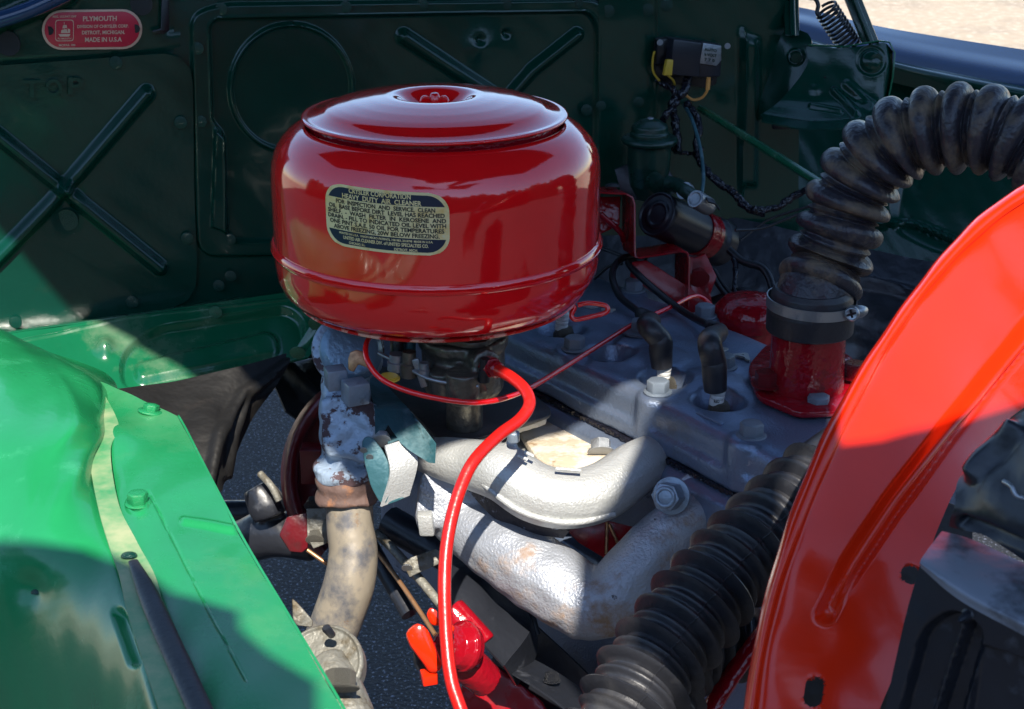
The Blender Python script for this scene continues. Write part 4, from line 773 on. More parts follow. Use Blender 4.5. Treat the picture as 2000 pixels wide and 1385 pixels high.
a_, b_ = P(1357, 388, 1.55), P(1398, 412, 1.58); lobj('can', [(0, .0006), (.006, .0006), (.007, 0), (.0092, 0), (.0096, .001), (.0096, .024), (.0085, .028), (0, .029)], a_, b_ - a_, M['steel'], cn_, rr=.0006)
strip('clip', [P(1378, 384, 1.548), P(1392, 388, 1.55), P(1402, 400, 1.553)], P(1384, 396, 1.545) - P(1378, 386, 1.548), cn_, M['black'])
tube('stem', [P(*q) for q in ((1305, 358, 1.60), (1322, 362, 1.59), (1340, 374, 1.57), (1356, 386, 1.56))], [.008, .008, .0075, .0075], M['greenold'], cn_)
lobj('knurl', [(.0092, 0), (.0098, .003), (.0092, .006)], P(1336, 372, 1.57), b_ - a_, M['steel'], cn_)
# ================================================================== MASTER CYLINDER STYLE POT
mc = thing('fluid_reservoir', 'aged green reservoir pot with domed cap behind the coil', 'reservoir', P(1275, 330, 1.66))
q0 = P(1268, 300, 1.66)
lobj('pot', [(0, -.05), (.012, -.05), (.020, -.035), (.0235, -.012), (.0235, .006), (.024, .010), (.0295, .012), (.031, .015), (.0295, .018), (.024, .0195)], q0 , (0, 0, 1), M['greenold'], mc, seg=48, rr=.001)
lobj('cap', [(.0215, .019), (.0215, .023), (.0200, .0245), (.0195, .030), (.018, .032), (.010, .037), (.004, .0385), (0, .0385)], q0, (0, 0, 1), M['greenold'], mc, seg=48, rr=.001)
put('breather', DOME['steel'], q0 + np.array([0, 0, .038]), (0, 0, 1), .004, mc)
tube('outlet', [P(1275, 352, 1.645), P(1295, 366, 1.63), P(1310, 362, 1.605)], [.010, .011, .009], M['greenold'], mc, seg=16)
slab('mount_plate', [P(*q, 1.68) for q in ((1200, 330), (1232, 318), (1300, 322), (1318, 350), (1290, 400), (1215, 385))], P(1250, 350, 1.684) - P(1250, 350, 1.68), M['blackm'], mc)
o = tube('stay_rod', [FW(1368, 212, .02), P(1480, 282, 1.60), P(1640, 382, 1.45)], [.0042, .0045, .0048], M['green'], seg=14); tag(o, 'thin green stay rod slanting from the firewall down behind the ribbed hose', 'rod')
o = tube('green_cable', [FW(1336, 205, .02), P(1352, 235, 1.66), P(1368, 290, 1.64), P(1374, 345, 1.60), P(1370, 385, 1.58)], .0020, M['teal'], seg=10); tag(o, 'thin teal cable curving down from the relay to the small metal cylinder', 'cable')
# ================================================================== RELAY AND WIRING
rl = thing('relay_box', 'black voltage relay with a grey stamped tag and yellow wires on the firewall', 'relay', FW(1340, 120))
def fwbox(name, pts, d0, d1, m_, parent, bev=.002): return slab(name, [FW(*q, d1) for q in pts], FN * (d0 - d1), m_, parent, bev=bev)
fwbox('back_plate', ((1280, 74), (1300, 72), (1405, 85), (1410, 96), (1400, 165), (1380, 172), (1290, 160), (1278, 150)), .006, .010, M['black'], rl)
fwbox('left_block', ((1284, 78), (1315, 74), (1312, 128), (1282, 126)), .010, .020, M['black'], rl); fwbox('cover', ((1316, 76), (1372, 84), (1366, 152), (1308, 146)), .010, .034, M['coil'], rl)
fwbox('cover', ((1370, 82), (1411, 88), (1408, 150), (1364, 152)), .010, .030, M['coil'], rl)
tg = fwbox('label_plate', ((1374, 84), (1409, 90), (1409, 118), (1400, 129), (1366, 124)), .031, .033, M['steel'], rl, bev=.0006)
lettering('lettering', [('AUTO', 0, 9, 8, 24), ('6 VOLT', 0, -1, 8, 24), ('7 7 0', -2, -11, 8, 20)], lambda x, y, h: FW(1388 + x, 107 - y + x * .14, .0336), M['greenold'], tg)
fwbox('terminal', ((1303, 117), (1316, 117), (1313, 148), (1297, 148)), .03, .036, M['yellow'], rl, bev=.001)
for nm, pts, r, mk in (('yellow_wire', ((1278, 100, .016), (1275, 118, .014), (1276, 140, .014), (1288, 158, .016)), .0013, 'yellow'), ('yellow_wire', ((1305, 148, .03), (1314, 156, .026), (1318, 166, .02)), .0013, 'yellow'), ('orange_wire', ((1383, 152, .03), (1383, 172, .03), (1372, 190, .026), (1355, 195, .022), (1342, 188, .02), (1337, 180, .018)), .0016, 'orange')):
    tube(nm, [FW(*q) for q in pts], r, M[mk], rl, seg=8)
tube('wire_sleeve', [FW(1384, 151, .03), FW(1382, 175, .03)], .0026, M['orange'], rl)
for px, py in ((1289, 83), (1334, 137), (1421, 90)): put('screw', DOME['steel'], FW(px, py, .021), FN, .0034, rl)
hn = thing('wiring_harness', 'black taped wiring harness hanging under the relay and looping behind the coil', 'wiring', FW(1320, 190, .02))
def wob(pts, r, k=5, a=.0012):
    q = spline(np.array([P(*p) for p in pts]), 8); q = q + np.array([[random.uniform(-a, a) for _ in range(3)] for _ in q]); return q
for pts, r in ((((1285, 158, 1.70), (1310, 172, 1.69), (1322, 195, 1.69), (1300, 225, 1.68), (1290, 250, 1.70)), .0035), (((1345, 150, 1.70), (1335, 180, 1.69), (1312, 200, 1.69), (1318, 235, 1.69), (1325, 300, 1.68)), .0045), (((1340, 200, 1.70), (1365, 240, 1.69), (1360, 300, 1.68), (1390, 345, 1.66), (1430, 375, 1.65), (1460, 405, 1.64), (1492, 418, 1.64)), .0042), (((1470, 412, 1.64), (1515, 405, 1.64), (1555, 380, 1.64), (1600, 365, 1.62)), .0036), (((1325, 270, 1.69), (1310, 290, 1.69), (1345, 300, 1.69), (1372, 292, 1.68)), .0022)):
    q = wob(pts, r); v, f = sweep(q, [r * random.uniform(.85, 1.2) for _ in q], 10); link('cable', mesh('cable', v, f), M['tape'], hn)
cl_ = thing('cable_bundle', 'several black cables dropping behind the coil toward the far side of the head', 'wiring', P(1440, 520, 1.6))
for pts, r in ((((1424, 488, 1.60), (1450, 510, 1.59), (1490, 525, 1.58), (1508, 560, 1.57), (1510, 600, 1.56)), .0042), (((1388, 530, 1.60), (1405, 560, 1.58), (1430, 590, 1.56)), .0028), (((1395, 528, 1.605), (1415, 560, 1.585), (1436, 585, 1.57)), .0025), (((1365, 595, 1.60), (1400, 585, 1.59), (1440, 570, 1.58), (1465, 575, 1.57), (1472, 595, 1.56)), .0045), (((1436, 450, 1.61), (1490, 445, 1.62), (1560, 418, 1.62)), .0016), (((1445, 470, 1.63), (1500, 430, 1.64), (1590, 400, 1.62)), .0014), (((1160, 480, 1.62), (1215, 500, 1.60), (1250, 520, 1.6), (1262, 505, 1.61)), .0018), (((1160, 545, 1.60), (1190, 520, 1.59), (1215, 515, 1.58)), .0018)):
    tube('cable', [P(*q) for q in pts], r, M['wire'], cl_, seg=12)
q = wob(((1432, 490, 1.60), (1436, 540, 1.58), (1432, 590, 1.56)), .003); v, f = sweep(q, [.0026 * random.uniform(.8, 1.25) for _ in q], 10); link('taped_cable', mesh('taped_cable', v, f), M['tape'], cl_)
# ================================================================== HINGE, FAR FENDER
hg = thing('hood_hinge', 'dark green pressed hood hinge bracket with two upright arms, upper right', 'hinge', P(1600, 150, 1.75))
def dsheet(name, rows, d, m_, parent, m=90, n=120, feats=None, warp=0, thick=.002):
    return sheet(name, loftgrid([[P(*q) if len(q) == 3 else P(*q, d) for q in r] for r in rows], m, n), m_, parent, thick=thick, feats=feats, warp=warp)
dsheet('inner_bracket', [[(1440, 40, 1.78), (1480, 30, 1.76), (1540, 50, 1.74), (1578, 66, 1.73)], [(1440, 80, 1.77), (1490, 80, 1.755), (1545, 90, 1.735), (1586, 84, 1.725)], [(1450, 140, 1.77), (1500, 140, 1.755), (1545, 140, 1.735), (1582, 130, 1.725)], [(1476, 240, 1.77), (1500, 218, 1.755), (1545, 180, 1.735), (1580, 150, 1.725)]], 1.75, M['greenw'], hg, feats=[('ring', circ(1555, 112, 13), 5, .002), ('dent', (1492, 62), 14, .006)], warp=.0004)
put('bolt', DOME['green'], P(1556, 114, 1.722), CAM - P(1556, 114, 1.72), .006, hg)
dsheet('outer_bracket', [[(1575, 92, 1.71), (1640, 94, 1.70), (1700, 88, 1.69), (1728, 84, 1.69), (1744, 100, 1.70)], [(1575, 130, 1.71), (1640, 140, 1.70), (1700, 140, 1.69), (1732, 140, 1.69), (1742, 150, 1.70)], [(1530, 190, 1.71), (1600, 195, 1.70), (1690, 195, 1.69), (1722, 195, 1.69), (1733, 195, 1.70)], [(1490, 222, 1.70), (1580, 236, 1.68), (1660, 236, 1.67), (1705, 222, 1.67), (1718, 208, 1.68)]], 1.70, M['greenw'], hg, m=140, n=160,
       feats=[('ring', circ(1702, 119, 24, 24), 7, -.002), ('dent', (1702, 119), 22, .006), ('bead', [(1630, 178), (1672, 222)], 10, .005), ('bead', [(1585, 208), (1640, 218)], 7, .004), ('bead', [(1655, 165), (1700, 205)], 12, .003), ('dent', (1592, 176), 12, .003)], warp=.0004)
strip('bracket_flange', [P(*q) for q in ((1578, 90, 1.71), (1650, 93, 1.70), (1715, 82, 1.69), (1736, 84, 1.69), (1746, 104, 1.69), (1742, 150, 1.69), (1732, 200, 1.69), (1712, 226, 1.69), (1680, 240, 1.68))], P(1700, 60, 1.72) - P(1700, 60, 1.695), hg, M['green'])
for px, py in ((1632, 108), (1655, 112), (1622, 125), (1648, 126), (1612, 152)): put('hole', DOME['black'], P(px, py, 1.703), CAM - P(px, py, 1.7), .0016, hg)
put('bolt', SCREW['green'], P(1712, 116, 1.685), CAM - P(1712, 116, 1.69), .006, hg)
dsheet('lower_flange', [[(1486, 222, 1.70), (1580, 236, 1.68), (1700, 226, 1.67), (1722, 206, 1.68)], [(1488, 236, 1.67), (1580, 252, 1.655), (1680, 246, 1.645), (1712, 228, 1.66)]], 1.68, M['greenw'], hg, m=60, n=8)
for nm, ps, w_ in (('arm', [(1548, 70, 1.72), (1546, 0, 1.73), (1544, -80, 1.74)], 30), ('arm', [(1702, 86, 1.70), (1680, 30, 1.70), (1640, -70, 1.70)], 34)):
    c_ = [P(*q) for q in ps]; dx = np.array([S(w_, 1.7), 0, 0]); fr = np.array([0, -.006, 0])
    slab(nm, [c_[0] - dx / 2, c_[1] - dx / 2, c_[2] - dx / 2, c_[2] + dx / 2, c_[1] + dx / 2, c_[0] + dx / 2], (0, .010, 0), M['greenw'], hg, bev=.002)
    tube('arm_rib', [c_[0] + fr * .5, c_[1] + fr * .5, c_[2] + fr * .5], S(6, 1.7), M['greenw'], hg)
bobj('block', P(1526, 240, 1.70), (1, 0, 0), (0, 1, 0), (0, 0, 1), (.020, .01, .013), M['blackm'], hg)
# spring
hs_ = thing('hinge_spring', 'black coil spring stretched between the two hinge arms, upper right', 'spring', P(1640, 60, 1.72))
a_, b_ = P(1612, 16, 1.70), P(1662, 92, 1.72); ax = nrm(b_ - a_); x_, y_, _ = frm(ax); LL = np.linalg.norm(b_ - a_); NT = 11
sp = [a_ + ax * LL * t + (x_ * math.cos(2 * math.pi * NT * t) + y_ * math.sin(2 * math.pi * NT * t)) * .0125 for t in np.linspace(0, 1, NT * 18)]
v, f = sweep(sp, [.0017] * len(sp), 8); link('coil', mesh('coil', v, f), M['black'], hs_)
tube('hook', [P(*q) for q in ((1580, -4, 1.70), (1592, -2, 1.70), (1598, 10, 1.70), (1596, 24, 1.70), (1602, 34, 1.70))], .0024, M['black'], hs_)
ff = thing('far_fender', 'glossy blue-black far fender rail crossing the upper right corner', 'fender', P(1800, 120, 1.9))
dsheet('rail', [[(1380, -60, 2.1), (1440, 4, 2.08), (1560, 14, 2.04), (1700, 48, 1.98), (1850, 74, 1.9), (2060, 106, 1.8)], [(1375, -40, 2.08), (1435, 16, 2.06), (1560, 26, 2.02), (1700, 62, 1.95), (1850, 92, 1.87), (2060, 128, 1.77)], [(1380, -20, 2.04), (1440, 30, 2.02), (1560, 46, 1.98), (1700, 86, 1.91), (1850, 118, 1.83), (2060, 156, 1.73)], [(1390, 0, 2.03), (1450, 46, 2.01), (1560, 74, 1.97), (1700, 112, 1.90), (1850, 150, 1.82), (2060, 196, 1.72)]], 2, M['rim'], ff, m=120, n=40)
dsheet('inner_lip', [[(1450, 40, 2.0), (1700, 108, 1.89), (1850, 140, 1.81), (2060, 180, 1.72)], [(1450, 52, 1.98), (1700, 116, 1.87), (1850, 152, 1.79), (2060, 192, 1.70)], [(1450, 80, 1.99), (1700, 150, 1.88), (1850, 185, 1.80), (2060, 225, 1.71)]], 2, M['greenw'], ff, m=80, n=20)
dsheet('inner_wall', [[(1440, 20, 2.02), (1700, 100, 1.92), (2080, 170, 1.80)], [(1430, 400, 1.98), (1700, 440, 1.88), (2080, 480, 1.76)], [(1400, 900, 1.95), (1700, 900, 1.86), (2080, 900, 1.74)]], 2, M['greenw'], ff, m=160, n=160, feats=[('plate', rrect([(1770, 250), (2100, 240), (2100, 560), (1800, 470), (1740, 430)], 40), 26, -.010), ('bead', [(1700, 440), (1780, 434), (1870, 470), (1960, 520)], 8, .008), ('dent', (1720, 555), 30, .010), ('dent', (1560, 460), 60, -.008)], warp=.0006)
pl = thing('front_pillar', 'dark pillar standing between the firewall and the far fender, behind the ribbed hose', 'panel', P(1470, 300, 1.85))
dsheet('panel', [[(1445, 60, 1.86), (1480, 80, 1.84), (1500, 90, 1.86)], [(1440, 500, 1.84), (1482, 420, 1.82), (1500, 420, 1.84)], [(1440, 900, 1.8), (1480, 900, 1.78), (1500, 900, 1.8)]], 1.8, M['greenw'], pl, m=30, n=60)
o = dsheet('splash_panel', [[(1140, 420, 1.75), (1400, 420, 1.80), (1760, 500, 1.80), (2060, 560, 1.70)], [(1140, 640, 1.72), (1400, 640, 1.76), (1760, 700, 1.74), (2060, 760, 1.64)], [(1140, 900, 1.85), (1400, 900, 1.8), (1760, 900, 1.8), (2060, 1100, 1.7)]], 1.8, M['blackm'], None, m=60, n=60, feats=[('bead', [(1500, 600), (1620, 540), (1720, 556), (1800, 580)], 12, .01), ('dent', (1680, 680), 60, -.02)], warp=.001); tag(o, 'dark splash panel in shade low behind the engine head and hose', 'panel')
# ================================================================== RED ARCHED PANEL (right)
rp = thing('arched_panel', 'large glossy red arched sheet panel with rolled edge and slanted stamped ribs, right foreground', 'panel', P(1600, 1100, .95))
oe = [(1440, 1470, .80), (1450, 1385, .81), (1475, 1230, .825), (1520, 1070, .84), (1580, 915, .865), (1640, 790, .89), (1715, 660, .92), (1810, 530, .95), (1910, 425, .975), (2010, 355, 1.0), (2100, 310, 1.02)]
off = lambda k, dd: [(x + k * a_, y + k * b_, d + dd) for (x, y, d), (a_, b_) in zip(oe, ((1, .0), (1, .02), (1, .1), (.97, .24), (.93, .36), (.88, .48), (.8, .6), (.70, .71), (.6, .8), (.5, .86), (.4, .9)))]
ie = [(1700, 1470), (1718, 1385), (1790, 1210), (1812, 1090), (1850, 990), (1885, 925), (1920, 870), (1975, 815), (2040, 770), (2120, 720), (2200, 700)]
IE = [(x, y, d + .012) for (x, y), (_, _, d) in zip(ie, oe)]
md = [((a_[0] + b_[0]) / 2, (a_[1] + b_[1]) / 2, (a_[2] + b_[2]) / 2 - .001) for a_, b_ in zip(off(40, .004), IE)]
rows = [off(6, .020), off(0, .012), off(5, .003), off(14, -.002), off(26, -.001), off(44, .004), md, IE]
G = np.array([resample(spline([P(*q) for q in r], 10), 520) for r in rows]).transpose(1, 0, 2); G = np.array([spline(g, 40) for g in G])
X, Y = proj(G); holes = np.zeros(X.shape, bool)
def cell(m_): return m_[:-1, :-1] | m_[1:, 1:]
slot = pdist(X, Y, [(1592, 1340), (1589, 1362)]) < 19; rh = pdist(X, Y, [(1778, 1122), (1780, 1123)]) < 20
mask = ~(cell(slot) | cell(rh))
# snap the vertices next to each hole onto its outline
def snap(G, pts, r, dmean):
    X, Y = proj(G); pts = np.array(pts, float)
    for i, j in zip(*np.where(np.abs(pdist(X, Y, pts) - r) < 3.2)):
        a_, b_ = pts[0], pts[-1]; d = b_ - a_; t = np.clip(((X[i, j] - a_[0]) * d[0] + (Y[i, j] - a_[1]) * d[1]) / (d @ d), 0, 1); c_ = a_ + t * d; u_ = np.array([X[i, j], Y[i, j]]) - c_; L_ = np.linalg.norm(u_)
        if L_ > 1: n_ = c_ + u_ / L_ * r; dd = float(np.dot(G[i, j] - CAM, [0, CP, -SP])); G[i, j] = P(n_[0], n_[1], dd)
snap(G, [(1592, 1340), (1589, 1362)], 19, 0); snap(G, [(1778, 1122), (1780, 1123)], 20, 0)
sheet('panel', G, M['redp'], rp, thick=.002, mask=mask, feats=[('bead', [(1612, 1200), (1660, 1105), (1740, 985), (1850, 840), (2000, 650), (2100, 530)], 22, .009), ('bead', [(1625, 1190), (1665, 1125), (1748, 1000), (1858, 855), (2008, 665)], 13, -.0035)], warp=.0006)
# ================================================================== BLACK CASE lower right
bc = thing('battery_case', 'grimy black ribbed case with moulded ledges in the lower right corner, out of focus', 'case', P(1900, 1200, .72))
dsheet('upper_face', [[(1905, 880, .80), (1960, 830, .78), (2030, 790, .76), (2120, 740, .75)], [(1868, 935, .78), (1930, 930, .76), (2010, 900, .74), (2120, 870, .72)], [(1862, 990, .77), (1930, 1005, .75), (2010, 1030, .73), (2120, 1060, .71)], [(1850, 1030, .78), (1920, 1050, .76), (2010, 1100, .74), (2120, 1150, .72)]], .75, M['blackm'], bc, m=90, n=70, feats=[('bead', [(1990, 840), (1900, 930)], 16, .008), ('bead', [(1880, 1020), (2060, 1090)], 14, -.006)], warp=.0016)
dsheet('ledge', [[(1840, 1035, .775), (1920, 1060, .76), (2010, 1105, .74), (2120, 1160, .72)], [(1800, 1090, .735), (1880, 1140, .72), (1990, 1200, .70), (2120, 1270, .68)], [(1796, 1110, .735), (1870, 1170, .72), (1990, 1240, .70), (2120, 1310, .68)]], .75, M['steel'] if 0 else mat('skylit_worn_grey_paint', (.22, .24, .28), .4, metal=.15, bump=.0012, bs=60, rv=.1, layers=(((.03, .03, .035), 30, .5, .7, .4), ((.3, .28, .24), 200, .68, .76, .7))), bc, m=90, n=40, warp=.001)  # worn ledge paint, base lightened to carry the skylight on it
dsheet('front_face', [[(1796, 1104, .736), (1870, 1162, .722), (1990, 1236, .702), (2120, 1300, .684)], [(1760, 1240, .745), (1850, 1280, .73), (1990, 1330, .71), (2120, 1400, .69)], [(1712, 1470, .76), (1850, 1480, .74), (1990, 1490, .72), (2120, 1500, .70)]], .72, M['blackm'], bc, m=120, n=90, feats=[('bead', [(1888, 1205), (1860, 1290), (1825, 1400)], 12, .010), ('plate', rrect([(1800, 1230), (1860, 1190), (1920, 1230), (1860, 1470), (1740, 1470)], 30), 14, -.008), ('plate', rrect([(1910, 1260), (2080, 1320), (2060, 1480), (1880, 1480)], 20), 14, -.006)], warp=.00025)
tube('wire_clip', [P(*q) for q in ((1960, 940, .735), (1975, 950, .73), (1985, 968, .728), (2010, 975, .726))], .0012, M['steel'], bc)
# ================================================================== UNDER THE ENGINE
fhs = thing('flywheel_housing', 'red curved bell housing edge, darkened in colour for shade, behind the flaking riser', 'housing', P(590, 900, 1.5))
arc = lambda r, d, cx=760, cy=930: [P(cx + r * math.cos(math.radians(t)), cy + r * 1.02 * math.sin(math.radians(t)), d) for t in range(245, 130, -6)]
G = np.array([arc(212, 1.48), arc(204, 1.455), arc(190, 1.452), arc(178, 1.46), arc(172, 1.48), arc(60, 1.50)]).transpose(1, 0, 2); sheet('rim', np.array([spline(g, 6) for g in G]), M['redshade'], fhs, thick=.003)
slab('foot', [P(*q, 1.42) for q in ((560, 1010), (600, 1000), (602, 1070), (590, 1080), (566, 1078), (545, 1045))], P(580, 1030, 1.44) - P(580, 1030, 1.42), M['redshade'], fhs, bev=.002); bobj('rib', P(610, 905, 1.44), (1, 0, 0), (0, 1, 0), (0, 0, 1), (.02, .02, .035), M['redshade'], fhs)
cm = thing('crossmember', 'grimy black frame crossmember low behind the exhaust pipe', 'frame', P(540, 1030, 1.55))
parts = [tv([P(*q) for q in ((470, 1060, 1.55), (540, 1040, 1.53), (620, 1060, 1.52))], [S(45, 1.5), S(50, 1.5), S(40, 1.5)]), tv([P(*q) for q in ((500, 950, 1.50), (520, 985, 1.50), (530, 1010, 1.50))], [S(30, 1.5), S(38, 1.5), S(34, 1.5)]), tv([P(*q) for q in ((430, 1000, 1.6), (520, 1000, 1.6))], [S(24, 1.6)] * 2)]
fuse('beam', parts, .003, M['blackm'], cm, smooth=5); tube('pinch_edge', [P(*q) for q in ((508, 925, 1.48), (530, 950, 1.47), (545, 978, 1.47))], .0035, M['greasy'], cm)
mb = thing('mount_bracket', 'small greasy bolted mount between the red housing foot and the exhaust pipe', 'bracket', P(620, 1030, 1.42))
slab('plate', [P(*q, 1.42) for q in ((598, 978), (628, 972), (642, 1000), (642, 1060), (612, 1072), (600, 1050))], P(620, 1030, 1.43) - P(620, 1030, 1.42), M['greasy'], mb); put('bolt', HEX['greasy'], P(615, 1056, 1.418), CAM - P(615, 1056, 1.42), .007, mb); put('bolt', HEX['black'], P(612, 990, 1.418), CAM - P(612, 990, 1.42), .007, mb)
lk = thing('linkage', 'dark levers and thin rust-edged rods crossing under the exhaust manifold', 'linkage', P(800, 1130, 1.4))
for pts, r, mk in ((((600, 1074, 1.42), (650, 1110, 1.42), (700, 1150, 1.43)), .0020, 'copper'), (((738, 1080, 1.42), (790, 1150, 1.38), (850, 1240, 1.34)), .0022, 'copper'), (((735, 1040, 1.42), (770, 1075, 1.40), (810, 1120, 1.38), (860, 1180, 1.36)), .0042, 'greasy'), (((720, 1060, 1.44), (760, 1130, 1.42), (800, 1200, 1.40)), .008, 'blackm'), (((760, 1020, 1.44), (830, 1060, 1.42), (900, 1100, 1.40)), .016, 'blackm')):
    tube('rod', [P(*q) for q in pts], r, M[mk], lk)
slab('lever', [P(*q, 1.36) for q in ((784, 1096), (800, 1090), (850, 1072), (868, 1080), (862, 1100), (820, 1118), (800, 1128))], P(800, 1100, 1.366) - P(800, 1100, 1.36), M['greasy'], lk); put('pin', DOME['steel'], P(795, 1110, 1.357), CAM - P(795, 1110, 1.36), .005, lk)
sm = thing('starter_housing', 'glossy black angular starter casing below the exhaust manifold', 'housing', P(960, 1170, 1.3))
dsheet('top_face', [[(880, 1080, 1.36), (925, 1075, 1.37), (975, 1120, 1.36), (1030, 1180, 1.35)], [(868, 1120, 1.31), (930, 1130, 1.31), (980, 1190, 1.30), (1036, 1230, 1.30)], [(870, 1170, 1.28), (910, 1210, 1.27), (950, 1260, 1.26), (985, 1300, 1.26)]], 1.3, M['blackm'], sm, m=60, n=50, warp=.001)
dsheet('end_face', [[(1030, 1180, 1.35), (1036, 1230, 1.30), (985, 1300, 1.26)], [(1050, 1230, 1.37), (1048, 1280, 1.33), (1010, 1340, 1.30)]], 1.3, M['blackm'], sm, m=30, n=20)
tube('edge', [P(*q) for q in ((925, 1078, 1.365), (975, 1122, 1.355), (1030, 1184, 1.345), (1050, 1240, 1.34))], .003, M['blackm'], sm)
pr = thing('pan_rail', 'long black oil pan rail running along the block toward the lower hose', 'rail', P(1100, 1300, 1.3))
dsheet('flange', [[(960, 1290, 1.30), (1060, 1350, 1.26), (1150, 1420, 1.24)], [(1010, 1270, 1.34), (1100, 1320, 1.31), (1210, 1400, 1.28)]], 1.3, M['blackm'], pr, m=50, n=14, feats=[('bead', [(965, 1300), (1150, 1425)], 8, .004)])
put('bolt', HEX['black'], P(1078, 1330, 1.28), (0, -.2, 1), .006, pr)
dsheet('side', [[(1000, 1180, 1.40), (1130, 1300, 1.36), (1250, 1420, 1.32)], [(960, 1290, 1.42), (1060, 1400, 1.40), (1150, 1500, 1.38)]], 1.3, M['blackm'], pr, m=50, n=14)
fp = thing('fuel_pump', 'bright red fuel pump casting partly hidden behind the thick red hose', 'pump', P(880, 1270, 1.22))
slab('lever_arm', [P(*q, 1.17) for q in ((790, 1236), (815, 1214), (836, 1228), (866, 1300), (852, 1318), (838, 1312), (800, 1262))], P(820, 1260, 1.19) - P(820, 1260, 1.17), M['redp'], fp, bev=.004)
slab('ear', [P(*q, 1.19) for q in ((832, 1200), (840, 1184), (852, 1192), (890, 1225), (886, 1238), (858, 1222), (842, 1222))], P(820, 1260, 1.20) - P(820, 1260, 1.19), M['redp'], fp, bev=.003)
fuse('body', [tv([P(*q) for q in ((852, 1240, 1.24), (905, 1290, 1.24), (950, 1330, 1.26))], [S(28, 1.24), S(38, 1.24), S(36, 1.24)]), tv([P(880, 1190, 1.28), P(945, 1262, 1.27)], [S(30, 1.27)] * 2)], .0018, M['redcast'], fp, smooth=3)
lobj('diaphragm', [(0, -.012), (.012, -.012), (.017, -.008), (.019, -.003), (.0205, -.002), (.0205, .002), (.019, .003), (.016, .010), (.008, .013), (0, .013)], P(905, 1262, 1.22), nrm((-.7, -.5, .35)), M['redcast'], fp, rr=.0008)
for k in range(0): slab('fin', [P(898 + 14 * k, 1215 + 16 * k, 1.205), P(912 + 14 * k, 1210 + 16 * k, 1.205), P(925 + 12 * k, 1262 + 16 * k, 1.205), P(905 + 12 * k, 1270 + 16 * k, 1.205)], P(820, 1260, 1.225) - P(820, 1260, 1.20), M['redcast'], fp)
bobj('knob', P(838, 1322, 1.18), (1, .3, 0), (-.3, 1, 0), (0, 0, 1), (.012, .012, .009), M['redp'], fp); bobj('knob', P(822, 1290, 1.20), (1, .3, 0), (-.3, 1, 0), (0, 0, 1), (.010, .012, .010), M['blackm'], fp)
rc = thing('red_engine_mount', 'dark red casting seen in the gap between the manifolds', 'mount', P(1180, 1050, 1.33))
slab('plate', [P(*q, 1.31) for q in ((1100, 1030), (1180, 1015), (1240, 1030), (1230, 1060), (1180, 1090), (1130, 1060))], P(1180, 1050, 1.33) - P(1180, 1050, 1.31), M['reddk'], rc); tube('rib', [P(1186, 1020, 1.305), P(1184, 1082, 1.305)], .0015, M['copper'], rc); tube('rib', [P(1190, 1024, 1.305), P(1206, 1060, 1.305)], .0015, M['copper'], rc)
ra = thing('red_pan', 'dark red sump corner at the bottom edge right of the red hose', 'sump', P(1000, 1360, 1.4))
fuse('casting', [slab('', [P(*q, 1.36) for q in ((900, 1340), (970, 1300), (1060, 1370), (1120, 1480), (880, 1480))], P(1000, 1360, 1.5) - P(1000, 1360, 1.36), None, link_=False)], .003, M['reddk'], ra)
rs = thing('red_strut', 'thin dark red strut low between the lower hose and the arched panel', 'strut', P(1430, 1330, 1.1))
tube('bar', [P(1500, 1225, 1.06), P(1435, 1310, 1.06), P(1385, 1390, 1.06)], .008, M['redcast'], rs, sq=.6)
st2 = thing('steering_box', 'greasy grey round steering flange with a big bolt beside the near fender', 'steering box', P(650, 1300, 1.0))
fn = nrm((-.25, -.55, .8)); fc = P(628, 1305, .995)
lobj('flange', [(0, -.010), (.027, -.010), (.0285, -.008), (.0288, -.001), (.0295, 0), (.0295, .003), (.0275, .0045), (.0262, .002), (.018, .0015), (0, .003)], fc, fn, M['greasy'], st2, seg=60, rr=.001)
fuse('boss', [tv([P(*q) for q in ((640, 1290, 1.0), (662, 1345, .985), (690, 1420, .97))], [S(38, 1), S(46, 1), S(50, 1)])], .0016, M['greasy'], st2, smooth=4)
put('bolt', HEX['greasy'], P(664, 1346, .950), nrm(nrm(CAM - P(664, 1346, .95)) + np.array([0, 0, .3])), .0098, st2); lobj('stud', [(0, 0), (.0026, 0), (.003, .010), (.0018, .012), (0, .012)], P(648, 1240, .985), fn, M['blackm'], st2)
slab('fin', [P(*q, 1.02) for q in ((570, 1168), (580, 1176), (612, 1212), (610, 1226), (580, 1222), (572, 1210))], P(590, 1200, 1.03) - P(590, 1200, 1.02), M['greasy'], st2, bev=.0015)

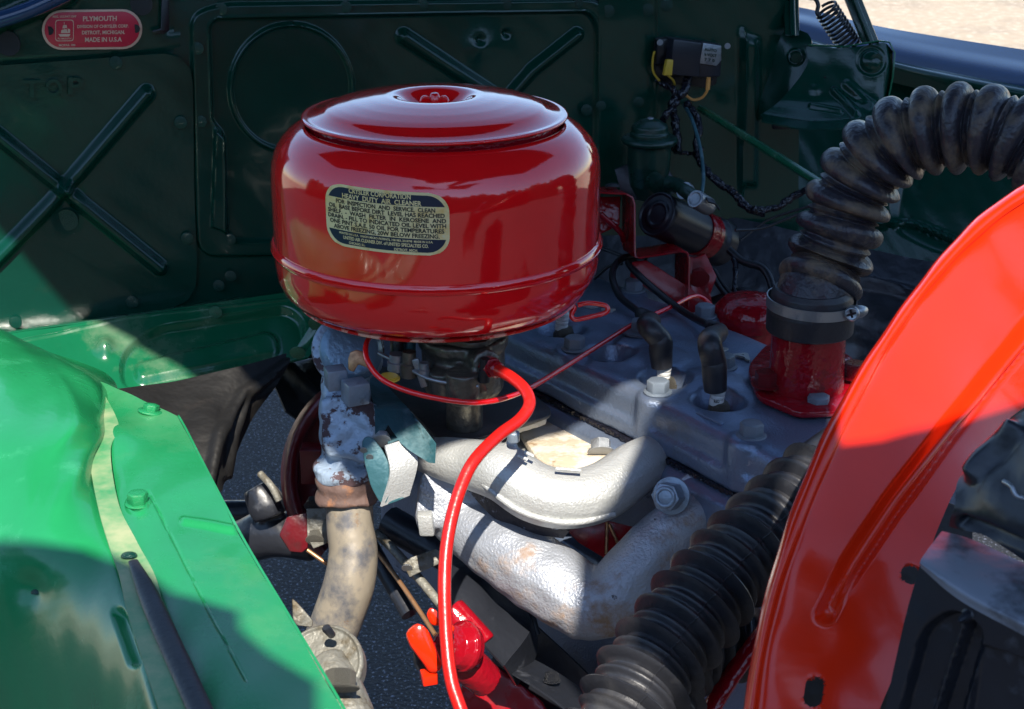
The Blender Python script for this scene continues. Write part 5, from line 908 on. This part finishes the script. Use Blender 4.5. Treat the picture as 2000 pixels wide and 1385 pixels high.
# ================================================================== STAND-IN HOOD, unseen overhead: added shade caster, edge cut to shape the sun patches
hood = thing('hood_shade_caster', 'unseen stand-in for the open hood, its edge cut to shape the sun patches below', 'hood', (0, .9, 1.75))
ho = [(-.9, 1.7), (-.9, 1.16), (-.46, .74), (-.38, .665), (-.30, .61), (-.24, .565), (-.19, .525), (-.145, .47), (-.14, .38), (-.115, .345), (-.08, .338), (-.055, .302), (-.02, .332), (.04, .355), (.085, .395), (.15, .43), (.215, .462), (.232, .447), (.21, .41), (.185, .375), (.176, .33), (.158, .27), (.135, .23), (.13, .14), (.152, .09), (.15, .03), (.18, 0), (.185, -.14),
      (-.03, -.14), (-.03, -.12), (-.037, -.07), (-.065, -.045), (-.085, -.02), (-.09, .0), (-.13, .02), (-.16, .052), (-.20, .08), (-.26, .1), (-.42, .11), (-.42, -.18), (.55, -.18), (.55, .34), (.46, .30), (.43, .25), (.39, .20), (.335, .158), (.275, .122), (.247, .112), (.255, .2), (.275, .24), (.30, .28), (.325, .32), (.337, .38), (.352, .42), (.40, .465), (.45, .52), (.48, .6), (.6, .75), (.9, .95), (.9, 1.7)]
slab('panel', [(x, y, 1.75) for x, y in ho], (0, 0, .012), M['greenw'], hood, bev=0)

rd = thing('dark_backing', 'black slab added behind the red arched panel to keep its holes dark', 'dark_backing', P(1700, 1250, .95))  # added dark slab: keeps lit ground from showing through the panel holes
slab('backing_slab', [P(*q, .93) for q in ((1530, 1180), (1620, 1010), (1800, 960), (1900, 1000), (1900, 1450), (1500, 1450))], P(1700, 1200, 1.0) - P(1700, 1200, .97), M['felt'], rd)

tn = thing('gearbox_tunnel', 'dark brown shaded floor behind the red housing, below the stay bracket', 'panel', P(620, 740, 1.7))
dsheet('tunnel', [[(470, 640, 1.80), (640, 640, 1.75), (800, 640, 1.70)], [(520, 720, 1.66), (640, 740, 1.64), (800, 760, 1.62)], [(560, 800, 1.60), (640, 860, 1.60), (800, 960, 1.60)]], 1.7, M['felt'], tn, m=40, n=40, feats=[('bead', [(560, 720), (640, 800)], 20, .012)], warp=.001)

# ================================================================== ADDED SCREEN behind the camera: cuts low sky glare, darkens what gloss paint mirrors
def glare_screen(pts, h):
    n = 240; q = resample(np.array(pts, float), n); v, f = [], []; m = 26
    for i in range(n):
        d = nrm(q[min(i + 1, n - 1)] - q[max(i - 1, 0)]); o_ = np.array([-d[1], d[0], 0]); hh = h * (1 + .12 * math.sin(i * .21) + .07 * math.sin(i * .83 + 1))
        for j in range(m):
            t = math.pi * j / (m - 1); r = 1 + random.uniform(-.10, .10); v.append(q[i] + o_ * math.cos(t) * 1.0 * r + np.array([0, 0, max(0, math.sin(t)) ** .6 * hh * r]))
    for i in range(n - 1):
        for j in range(m - 1): a_ = i * m + j; f.append((a_, a_ + 1, a_ + m + 1, a_ + m))
    return mesh('glare_screen', v, f)
hm_ = mat('dark_screen_leaves', (.03, .055, .022), .7, layers=(((.008, .016, .006), 3, .48, .6, .8), ((.06, .10, .035), 9, .58, .7, .6)), bump=.05, bs=6)
o = link('glare_screen', glare_screen([(-11, 2, 0), (-10, -5, 0), (-5, -8.5, 0), (5, -8.5, 0), (10, -5, 0), (11, 2, 0)], 3.3), hm_, smooth=False); tag(o, 'unseen dark leafy screen added behind the viewer to cut sky glare in the gloss paint', None, kind='stuff')
